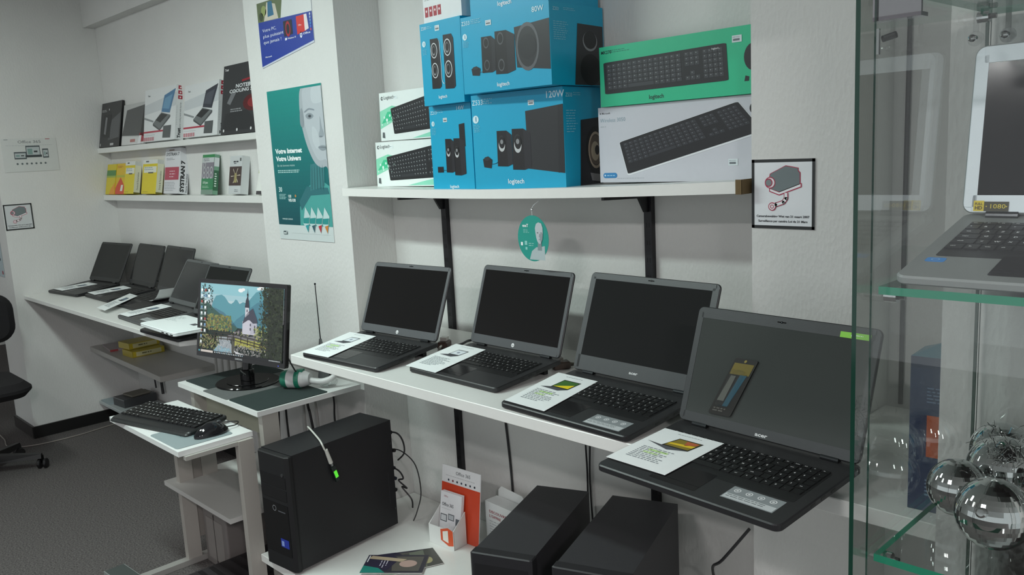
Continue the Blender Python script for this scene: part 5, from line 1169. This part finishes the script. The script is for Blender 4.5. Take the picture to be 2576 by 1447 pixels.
q = MB(); q.push(T(0, .054, 0) @ RX(-4)); q.add([(-.075, 0, 0), (.075, 0, 0), (.075, 0, .15), (.05, 0, .178), (-.06, 0, .185), (-.075, 0, .17), (-.075, -.002, 0), (.075, -.002, 0), (.075, -.002, .15), (.05, -.002, .178), (-.06, -.002, .185), (-.075, -.002, .17)], [(5, 4, 3, 2, 1, 0), (6, 7, 8, 9, 10, 11), (2, 3, 9, 8), (3, 4, 10, 9), (4, 5, 11, 10)], '#e6eae8', 'card'); q.pop(); q.build('back_flap', sd)
# picture brochures fanned on the low shelf
for i, (x, y, a, l) in enumerate([(-2.235, 1.575, -34, 0), (-2.205, 1.575, -22, 1), (-2.225, 1.535, -50, 2)]):
    q = MB(); q.pm = 'card'; q.box((-.062, -.105, 0), (.062, .105, .0016), '#d9dad6', 'card'); q.push(T(0, 0, .0017))
    r = random.Random(i + 5)
    q.rect(-.062, -.105, .062, .105, '#4a4a45' if i == 1 else '#3a3740', 1)
    if i != 1:
        q.poly([(-.05, -.02), (.05, .0), (.05, .09), (-.05, .09)], '#5d5953', 2); q.poly([(-.062, -.105), (.03, -.105), (.045, -.02), (-.03, .01), (-.062, -.02)], '#332f42', 2.5)
        q.disc(.0, .045, .024, '#b99d92', 3, .030); q.poly([(-.055, -.09), (-.035, -.10), (-.012, .02), (-.03, .035)], '#b7a58c', 4); q.poly([(.012, -.105), (.062, -.105), (.062, -.02), (.03, -.05)], '#2c8579', 3)
        q.lines(-.02, -.03, .05, 3, .010, '#c9c4d2', 5, .3, i); q.rect(-.055, -.100, -.01, -.096, '#e3e3e6', 5)
    else:
        q.disc(.015, .06, .026, '#a7a17a', 2, .020); q.poly([(-.062, .02), (.062, .0), (.062, .05), (-.062, .07)], '#6a6f62', 1.5); q.poly([(.0, -.105), (.062, -.105), (.062, -.02), (.02, -.03)], '#8c9486', 2); q.poly([(-.05, -.08), (-.01, -.08), (.02, .0), (-.04, .0)], '#4a3b4a', 3)
    q.pop(); o = q.build('brochure', loc=(x, y, ZLOW + .0008 + .0030 * l), rot=(0, 0, math.radians(a)))
    tag(o, ['lowest glossy picture brochure of the fanned pile on the low shelf', 'middle greyish picture brochure of the fanned pile', 'topmost brochure with a person and teal corner in the fanned pile'][i], 'brochure', 'picture brochures fanned on the low shelf')

# ------------------------------------------------------------------ clutter on the worktop, wall cables
def adapter(label, x, y, z, c1, c2, yaw=0):
    e = empty('cable_adapter', (x, y, z), math.radians(yaw), label, 'adapter')
    q = MB(); q.rbox((-.026, -.018, 0), (.026, .018, .022), .006, c1, 'plastic', .004); q.build('body', e)
    q = MB(); q.cyl((.026, 0, .010), (.045, 0, .008), .006, .004, c2, 'metal', 10); q.box((-.020, -.012, .022), (.004, .010, .034), c2, 'glossy_plastic'); q.build('plug', e); return e
adapter('small brown and clear adapter between the first two right-bay laptops', -2.135, 1.735, ZD + .0005, '#4a3a33', '#c2bfb8', -60)
adapter('small dark brown adapter between the second and third right-bay laptops', -1.632, 1.755, ZD + .0005, '#41352c', '#57534c', 60)
cable('black cable on the worktop between the first two right-bay laptops', [(-2.10, 1.70, ZD + .005), (-2.09, 1.77, ZD + .010), (-2.10, 1.82, ZD + .012), (-2.05, 1.87, ZD + .01), (-1.90, 1.90, ZD + .006)], .0042, '#222224')
cable('single thin black cable hanging on the wall below the right worktop', [(-2.13, 1.963, .905), (-2.115, 1.962, .75), (-2.095, 1.962, .55), (-2.085, 1.962, .40), (-2.08, 1.960, .26)], .0042, '#2a2a2c')
cable('left one of two black cables crossing on the wall under the third laptop', [(-1.725, 1.955, .905), (-1.722, 1.957, .80), (-1.728, 1.957, .66), (-1.725, 1.957, .5), (-1.735, 1.955, .25)], .003, '#232325', group='pair of thin wall cables')
cable('right one of two black cables crossing on the wall under the third laptop', [(-1.705, 1.955, .905), (-1.712, 1.957, .80), (-1.708, 1.957, .66), (-1.715, 1.957, .5), (-1.70, 1.955, .25)], .003, '#232325', group='pair of thin wall cables')
cable('thin dark cable running up the wall, seen through the glass cabinet', [(-.752, 1.962, ZD + .004), (-.752, 1.962, 1.4), (-.750, 1.962, 1.9), (-.752, 1.962, 2.4)], .0055, '#2c2d2c')
cable('black cable slanting down the wall at the right under the nearest laptop', [(-1.03, 1.762, .62), (-1.10, 1.75, .52), (-1.20, 1.86, .42), (-1.24, 1.95, .30)], .004, '#2c2c2e')
cable('thin black cable running behind the farthest left laptop', [(-5.15, 1.86, ZL + .01), (-5.05, 1.90, ZL + .05), (-4.95, 1.92, ZL + .055), (-4.86, 1.90, ZL + .05)], .003, '#2a2a2b')
for i, (x, y, z0, z1, c, r) in enumerate([(-3.335, 1.715, .10, .698, '#1b1b1d', .0035), (-3.272, 1.712, .05, .698, '#1b1b1d', .0032), (-3.222, 1.715, .20, .698, '#1f1f21', .0045), (-3.065, 1.712, .10, .698, '#a9a9a6', .006), (-3.035, 1.715, .40, .698, '#1b1b1d', .0055), (-2.965, 1.712, .30, .698, '#a5a4a0', .005), (-2.895, 1.754, .35, .735, '#1b1b1d', .0038)]):
    dx = [.02, .0, .035, .03, .05, .04, .02][i]
    cable(['black cable leftmost below the trolley top', 'black cable second from left below the trolley top', 'thick black cable third from left below the trolley top', 'pale grey cable left of the computer tower', 'black cable in front of the pillar above the tower', 'pale curved cable above the computer tower', 'rightmost black cable dropping from the trolley corner to the tower'][i],
          [(x, y, z1), (x + .01, y + .005, z1 - .12), (x + dx * .6, y, (z0 + z1) / 2), (x + dx, y, z0 + .05), (x + dx, y, z0)], r, c, group='cables hanging behind the trolley')
for i, (x, c, r) in enumerate([(-4.33, '#b9b9b5', .008), (-4.255, '#b4b4b0', .006), (-4.18, '#adada9', .008), (-4.10, '#a5a5a1', .005), (-4.03, '#b9b9b5', .006)]):
    cable('pale cable hanging from the end of the left worktop, number of five seen under the monitor'.replace(', number of five', ' among five'), [(x, 1.93, .843), (x + .005, 1.935, .6), (x - .005, 1.935, .3), (x, 1.93, .08)], r, c, group='pale cables under the left worktop end')
for i, (x, z0, z1, r) in enumerate([(-5.262, .22, .40, .005), (-5.160, .20, .40, .009)]):
    cable(['thin dark cable hanging under the greyish lower shelf', 'thicker dark cable hanging under the greyish lower shelf'][i], [(x, 1.945, z1), (x, 1.95, (z0 + z1) / 2), (x + .01, 1.95, z0)], r, '#1d1d1f', group='dark cables under the lower shelf')
cable('thin pale cable lying on the carpet along the left wall', [(-5.95, 1.20, .004), (-5.70, 1.19, .004), (-5.52, 1.17, .004), (-5.42, 1.28, .004), (-5.40, 1.50, .004), (-5.44, 1.72, .004), (-5.46, 1.90, .004)], .0035, '#8d8781')
# things on the under shelf and the floor shelf
def small_box(name, label, x, y, z, yaw, W, D, H, col, cat='box', group=None, fr=None, mat='card', sd=None):
    q = MB(); q.pm = mat; q.box((0, 0, 0), (W, D, H), col, mat)
    if fr: q.push(FRONT); fr(q, W, H); q.pop()
    if sd: q.push(frame((W, 0, 0), (0, 1, 0), (0, 0, 1))); sd(q, D, H); q.pop()
    o = q.build(name, loc=(x, y, z + .0006), rot=(0, 0, math.radians(yaw))); return tag(o, label, cat, group)
def ysd(q, D, H): q.rect(D * .03, H * .12, D * .97, H * .88, '#cdb92e', 1); q.rect(D * .12, H * .15, D * .9, H * .85, '#d8d3a2', 2); q.lines(D * .3, H * .45, D * .4, 1, H * .3, '#6b6846', 3, .6, 2)
small_box('software_box', 'lower yellow software box lying on the greyish under shelf', -5.125, 1.735, .492, 2, .14, .19, .036, '#b3a23a', group='yellow boxes on the under shelf', sd=ysd)
small_box('software_box', 'upper yellow software box lying on the greyish under shelf', -5.19, 1.740, .5295, 4, .14, .185, .036, '#b9a83e', group='yellow boxes on the under shelf', sd=ysd)
small_box('leaflet_pile', 'pile of pale and red leaflets left of the yellow boxes on the under shelf', -5.50, 1.75, .492, -8, .22, .15, .012, '#a99fa0', 'leaflets', sd=lambda q, D, H: q.rect(0, 0, D * .3, H, '#a8484c', 1))
small_box('cardboard_box', 'dark flat box on the lowest board behind the keyboard', -5.385, 1.735, .142, 4, .15, .20, .05, '#3c3e40', mat='plastic', fr=lambda q, W, H: q.rect(.0, H * .88, W, H, '#6d7072', 1))
small_box('paper_stack', 'bluish papers spread on the lowest board against the left wall', -5.55, 1.715, .142, 0, .15, .22, .006, '#93a0a4', 'paper', mat='paper')
small_box('carton', 'brownish papers on top of the dark flat box', -5.37, 1.79, .193, 8, .11, .12, .010, '#77746a', 'box', mat='paper')
# things stored under the trolley
pc = empty('floor_computer', (-2.86, 1.52, .3455), 0, 'white glass-like box on the lower board of the trolley', 'box')
q = MB(); q.rbox((-.05, -.04, 0), (.05, .04, .05), .01, '#a9abaa', 'clear_plastic', .003); q.build('container', pc)
pc.name = 'clear_container'; pc['label'] = 'clear plastic container at the back of the lower trolley board'; pc['category'] = 'container'
sc_ = empty('scanner_box', (-3.205, 1.31, .0005), 0, 'grey office machine under the trolley with a vertical slot', 'machine')
q = MB(); q.rbox((.0, .0, 0), (.20, .26, .235), .008, '#77726f', 'soft_plastic', .004); q.box((.03, -.002, .03), (.17, .001, .20), '#87827e', 'soft_plastic'); q.box((.098, -.003, .02), (.102, .0, .22), '#4b4745', 'soft_plastic'); q.build('body', sc_)
v_ = empty('vented_computer', (-2.955, 1.10, .0005), math.radians(0), 'dark vented computer case lying at the foot of the trolley', 'computer')
q = MB(); q.box((0, 0, 0), (.235, .38, .095), '#2c292b', 'steel_case')
for k in range(8): q.box((.01, .02 + k * .042, .095), (.225, .036 + k * .042, .097), '#1a181a', 'plastic')
q.build('case', v_)
fl = empty('folder', (-3.38, .97, .001), math.radians(3), 'grey flat lid standing at the foot of the trolley', 'lid')
q = MB(); q.box((0, 0, 0), (.30, .08, .028), '#8c918f', 'plastic'); q.box((.004, .004, .028), (.296, .076, .030), '#4a504e', 'plastic'); q.build('flat_case', fl)

# ------------------------------------------------------------------ office chair at the left edge
CX, CY = -5.10, .965
ch = empty('office_chair', (CX, CY, 0), 0, 'black swivel office chair cut by the left edge of the picture', 'chair')
for k in range(5):
    a = math.radians(-12 + 72 * k); c_, s_ = math.cos(a), math.sin(a)
    q = MB(); q.push(RZ(math.degrees(a)))
    q.add([(.03, -.028, .062), (.27, -.018, .058), (.27, .018, .058), (.03, .028, .062), (.03, -.024, .105), (.27, -.012, .082), (.27, .012, .082), (.03, .024, .105)], [(0, 3, 2, 1), (4, 5, 6, 7), (0, 1, 5, 4), (1, 2, 6, 5), (2, 3, 7, 6), (3, 0, 4, 7)], '#1b1a1a', 'plastic'); q.pop(); leg = q.build('leg', ch)
    q = MB(); q.push(RZ(math.degrees(a)) @ T(.27, 0, .027) @ RZ(35 + 50 * k) @ RX(90) )
    for zz in (-.024, .006): q.push(T(0, 0, zz)); q.lathe([(1e-4, 0), (.022, 0), (.027, .004), (.027, .014), (.022, .018), (1e-4, .018)], '#141314', 'plastic', 18); q.pop()
    q.pop(); q.push(RZ(math.degrees(a))); q.cyl((.27, 0, .03), (.27, 0, .075), .008, None, '#2b2b2b', 'metal', 8); q.pop(); q.build('caster', leg)
q = MB(); q.cyl((0, 0, .06), (0, 0, .12), .035, .03, '#1a1919', 'plastic', 18); q.cyl((0, 0, .12), (0, 0, .41), .016, None, '#2a2a2c', 'metal', 14); q.build('column', ch)
q = MB(); q.rbox((-.235, -.235, .42), (.235, .235, .50), .11, '#161416', 'fabric', .032, 6); q.build('seat', ch, True)
q = MB(); q.tube([(-.16, .02, .42), (-.24, .05, .44), (-.285, .08, .55), (-.275, .09, .70)], .018, '#1a191a', 'plastic', 8); q.build('back_bar', ch)
q = MB(); q.push(T(-.245, .085, .66) @ RZ(70)); q.push(RX(90) @ T(0, 0, -.035)); q.prism(rrect(-.20, .0, .20, .27, .09, 6), 0, .07, '#151416', 'fabric', .022); q.pop(); q.pop(); q.build('backrest', ch, True)

# ------------------------------------------------------------------ glass display cabinet
GX0, GX1, GY0, GY1 = -.394, .42, .900, 1.305
cab = empty('glass_cabinet', ((GX0 + GX1) / 2, (GY0 + GY1) / 2, 0), 0, 'tall frameless glass display cabinet with green edges at the right of the picture', 'cabinet')
CI = Matrix.Translation(cab.location).inverted()
def cpart(name, fn, smooth=False, parent=None, lab=None):
    q = MB(); q.push(CI); fn(q); o = q.build(name, parent or cab, smooth)
    if lab: plab(o, lab)
    return o
def pane(q, a, b_, edge_axes, emat='glass_edge_dark'):
    """thin glass slab: the two large faces are glass, the rims are coloured edge"""
    x0, y0, z0 = a; x1, y1, z1 = b_
    vs = [(x0, y0, z0), (x1, y0, z0), (x1, y1, z0), (x0, y1, z0), (x0, y0, z1), (x1, y0, z1), (x1, y1, z1), (x0, y1, z1)]
    F = {'z': [(0, 3, 2, 1), (4, 5, 6, 7)], 'y': [(0, 1, 5, 4), (2, 3, 7, 6)], 'x': [(1, 2, 6, 5), (3, 0, 4, 7)]}
    for ax in 'xyz':
        q.add(vs, F[ax], '#ffffff', emat if ax in edge_axes else 'glass')
ZB, ZT = .10, 2.05
cpart('side_pane', lambda q: pane(q, (GX0 - .005, GY0, ZB), (GX0, GY1, ZT), 'yz'))
cpart('side_pane', lambda q: pane(q, (GX1, GY0, ZB), (GX1 + .005, GY1, ZT), 'yz'))
cpart('back_pane', lambda q: pane(q, (GX0 + .001, GY1 + .0005, ZB), (GX1 - .001, GY1 + .0055, ZT), 'xz'))
cpart('front_pane', lambda q: pane(q, (GX0 + .014, GY0 + .001, ZB), (.012, GY0 + .006, ZT), 'xz'))
cpart('front_pane', lambda q: pane(q, (.016, GY0 + .001, ZB), (GX1 - .002, GY0 + .006, ZT), 'xz'))
cpart('cabinet_base', lambda q: q.box((GX0 - .01, GY0 - .01, .0005), (GX1 + .01, GY1 + .006, ZB), '#b5b8b8', 'laminate'))
cpart('cabinet_top', lambda q: q.box((GX0 - .006, GY0, ZT), (GX1 + .006, GY1 + .006, ZT + .02), '#b5b8b8', 'metal'))
SZ = [1.400, 1.080, 1.727, .76]
for zs_ in SZ:
    cpart('glass_shelf', lambda q, zs_=zs_: pane(q, (GX0 + .005, GY0 + .045, zs_ - .009), (GX1 - .005, GY1 - .004, zs_), 'xy', 'glass_edge'))
for zs_ in SZ:
    for yy in (GY0 + .075, GY1 - .05):
        for xx, sg in ((GX0 + .001, 1), (GX1 - .001, -1)):
            cpart('shelf_support', lambda q, zs_=zs_, yy=yy, xx=xx, sg=sg: (q.cyl((xx, yy, zs_ - .0155), (xx + sg * .014, yy, zs_ - .0155), .0075, None, '#c9cccb', 'chrome', 16), q.cyl((xx + sg * .014, yy, zs_ - .0155), (xx + sg * .022, yy, zs_ - .0155), .0035, None, '#8f9291', 'chrome', 10)))
# pivot hinge plate and hanging hooks near the top
cpart('door_hinge', lambda q: (q.box((GX0 + .010, GY0 + .006, 1.683), (GX0 + .058, GY0 + .024, 1.687), '#6f6a6e', 'chrome'), q.box((GX0 + .010, GY0 + .006, 1.687), (GX0 + .058, GY0 + .010, 1.712), '#8c8a8c', 'chrome'), q.cyl((GX0 + .026, GY0 + .010, 1.699), (GX0 + .026, GY0 + .018, 1.699), .008, None, '#c9c9c9', 'chrome', 16), q.cyl((GX0 + .048, GY0 + .010, 1.697), (GX0 + .048, GY0 + .016, 1.697), .004, None, '#c9c9c9', 'chrome', 12)))
cpart('door_latch', lambda q: (q.cyl((GX0 + .018, GY0 + .012, 1.665), (GX0 + .032, GY0 + .012, 1.668), .0035, None, '#6f7371', 'chrome', 10), q.box((GX0 + .012, GY0 + .010, 1.650), (GX0 + .015, GY0 + .014, 1.676), '#8b8e8c', 'chrome')))
for i, (hx, hy, hz) in enumerate([(-.362, 1.15, 1.727), (-.327, 1.15, 1.727), (-.305, 1.26, 1.727)]):
    hk = empty('hanging_hook', (hx, hy, hz - .0075), 0, ['clear hook strip hanging under the top glass shelf, left of the three', 'clear hook strip with a metal screw under the top glass shelf, middle of the three', 'clear hook strip hanging under the top glass shelf, right of the three'][i], 'hook', 'clear hooks under the top glass shelf')
    q = MB(); q.box((-.003, -.0008, -.036), (.003, .0008, -.0003), '#ffffff', 'clear_plastic'); q.push(T(0, 0, -.044) @ RX(90)); q.lathe([(1e-4, -.001), (.009, -.001), (.009, .001), (1e-4, .001)], '#ffffff', 'clear_plastic', 20); q.pop(); q.build('strip', hk)
    q = MB(); q.cyl((0, -.002, -.043), (0, -.012, -.044), .003, None, '#9a9d9b', 'chrome', 10); q.sphere((0, -.0135, -.044), .0045, '#9a9d9b', 'chrome', 12, 8); q.build('screw', hk)

# laptop on the glass shelf, propped towards the viewer
cl, CLm = make_laptop('laptop', 'silver laptop with white screen bezel inside the glass cabinet', 'laptop', .336, .232, .214, .36, .012, .015, body='#8d9291', bezel='#e3edf2', brand=' ', screen='#19191b', deck='#7d8280', bez=(.017, .022, .027), keycol='#131315', leg='#dfe3e3', kbw=.88)
PR_ = math.radians(11.5)
cl.matrix_world = T(-.376 + .168, .953, SZ[0] + .0008) @ RX(11.5)
lid = [c for c in kids(cl) if c.name.startswith('lid')][0]
q = MB(); q.pm = 'card'; q.push(CLm @ T(-.168 + .014, .007, .0013)); q.rect(0, 0, .012, .013, '#d9c22a', 1); q.text('FULL', .006, .0075, .003, '#5a4c10', 2, .03, 'c', .009); q.text('HD', .006, .002, .0042, '#5a4c10', 2, .04, 'c')
q.rect(.012, .0, .040, .012, '#37341c', 1); q.text('1080', .027, .0035, .0055, '#d8c43a', 2, .0, 'c', .019); q.disc(.0148, .006, .0008, '#d8c43a', 2, seg=8); q.disc(.0375, .006, .0008, '#d8c43a', 2, seg=8); q.pop(); plab(q.build('resolution_sticker', lid), 'yellow and dark olive sticker reading 1080')
q = MB(); q.pm = 'card'; q.push(Matrix(((1, 0, 0, 0), (0, 1, 0, 0), (0, .0133, 1, 0), (0, 0, 0, 1))) @ T(0, 0, .012)); q.prism(rrect(-.153, .050, -.132, .063, .003, 3), 0, .0004, '#2f86cf', 'card'); q.push(T(0, 0, .0004)); q.ring(-.1425, .0565, .0035, .0046, '#8fc0ea', 1, .8); q.pop().pop(); plab(q.build('processor_sticker', cl), 'bright blue processor sticker')
q = MB(); q.push(T(0, .04, .0)); q.add([(-.10, .02, -.0005), (.10, .02, -.0005), (.10, .19, -.0005), (-.10, .19, -.0005), (-.10, .02, -.0045), (.10, .02, -.0045), (.10, .185, -.0385), (-.10, .185, -.0385)], [(0, 1, 2, 3), (7, 6, 5, 4), (2, 6, 7, 3), (0, 3, 7, 4), (1, 5, 6, 2), (0, 4, 5, 1)], '#ffffff', 'clear_plastic'); q.pop()
w_ = q.build('display_wedge'); w_.matrix_world = cl.matrix_world; tag(w_, 'clear wedge propping up the silver laptop in the cabinet', 'stand')

# silver baubles
BG = 'big silver baubles on the lower glass shelf'
for i, (x, y, z, r) in enumerate([(-.292, 1.046, 1.1225, .0420), (-.352, 1.110, 1.118, .0365), (-.322, 1.185, 1.1255, .0440), (-.345, 1.262, 1.1225, .0415), (-.228, 1.130, 1.123, .0425)]):
    e = empty('bauble', (x, y, z), 0, ['largest silver bauble at the front of the cluster in the cabinet', 'silver bauble at the left of the cluster in the cabinet', 'silver bauble in the middle of the cluster in the cabinet', 'silver bauble at the back of the cluster in the cabinet', 'silver bauble at the right edge of the picture'][i], 'bauble', BG)
    q = MB(); q.sphere((0, 0, 0), r, '#c9cdcc', 'chrome', 40, 22); q.build('ball', e, True)
    q = MB(); q.push(Matrix.Rotation(i * 1.3, 4, 'Z') @ RX(70 + 12 * i) @ T(0, 0, r * .985)); q.lathe([(1e-4, 0), (.006, 0), (.006, .008), (.004, .009), (1e-4, .009)], '#b5b7b6', 'chrome', 14); q.pop(); q.build('cap', e)
r = random.Random(11); q = MB()
for k in range(260):
    a = r.uniform(0, 6.28); cx, cy, cz = r.choice([(-.29, 1.13, 1.165), (-.24, 1.08, 1.155), (-.25, 1.19, 1.17), (-.31, 1.16, 1.17)])
    p = Vector((cx + r.uniform(-.03, .03), cy + r.uniform(-.03, .03), cz + r.uniform(-.008, .022))); dv = Vector((math.cos(a), math.sin(a), r.uniform(-.25, .6))) * r.uniform(.008, .028); s_ = Vector((-dv.y, dv.x, r.uniform(-.01, .01))).normalized() * .00045
    m_ = p + dv * .5 + Vector((0, 0, r.uniform(-.004, .006)))
    q.add([tuple(p - s_), tuple(p + s_), tuple(m_ + s_), tuple(m_ - s_), tuple(p + dv + s_), tuple(p + dv - s_)], [(0, 1, 2, 3), (3, 2, 4, 5)], '#dfe1e0', 'chrome')
tag(q.build('tinsel'), 'silver tinsel shreds lying among the baubles', 'tinsel', kind='stuff')
# tall blue box on the worktop seen through the glass
def bb(q, W, H):
    q.rect(0, 0, W, H * .93, '#2a3a58', 1); q.rect(W * .36, H * .36, W * .98, H * .63, '#b5552c', 2); q.lines(W * .35, H * .80, W * .5, 5, H * .022, '#5f7690', 2, .4, 3); q.lines(W * .35, H * .20, W * .5, 5, H * .024, '#6a8098', 2, .5, 4)
q = MB(); q.pm = 'card'; q.box((0, 0, 0), (.075, .075, .265), '#26344f', 'card'); q.push(FRONT); bb(q, .075, .265); q.pop(); q.add([(0, 0, .265), (.075, 0, .265), (.075, .075, .265), (0, .075, .265), (.0375, .0375, .283)], [(0, 1, 4), (1, 2, 4), (2, 3, 4), (3, 0, 4)], '#3f6a78', 'card')
tag(q.build('upright_carton', loc=(-.527, 1.415, ZD + .0006), rot=(0, 0, math.radians(4))), 'tall narrow dark blue carton with orange label behind the glass cabinet', 'box')
# anything left untagged and top level is reported by the checker
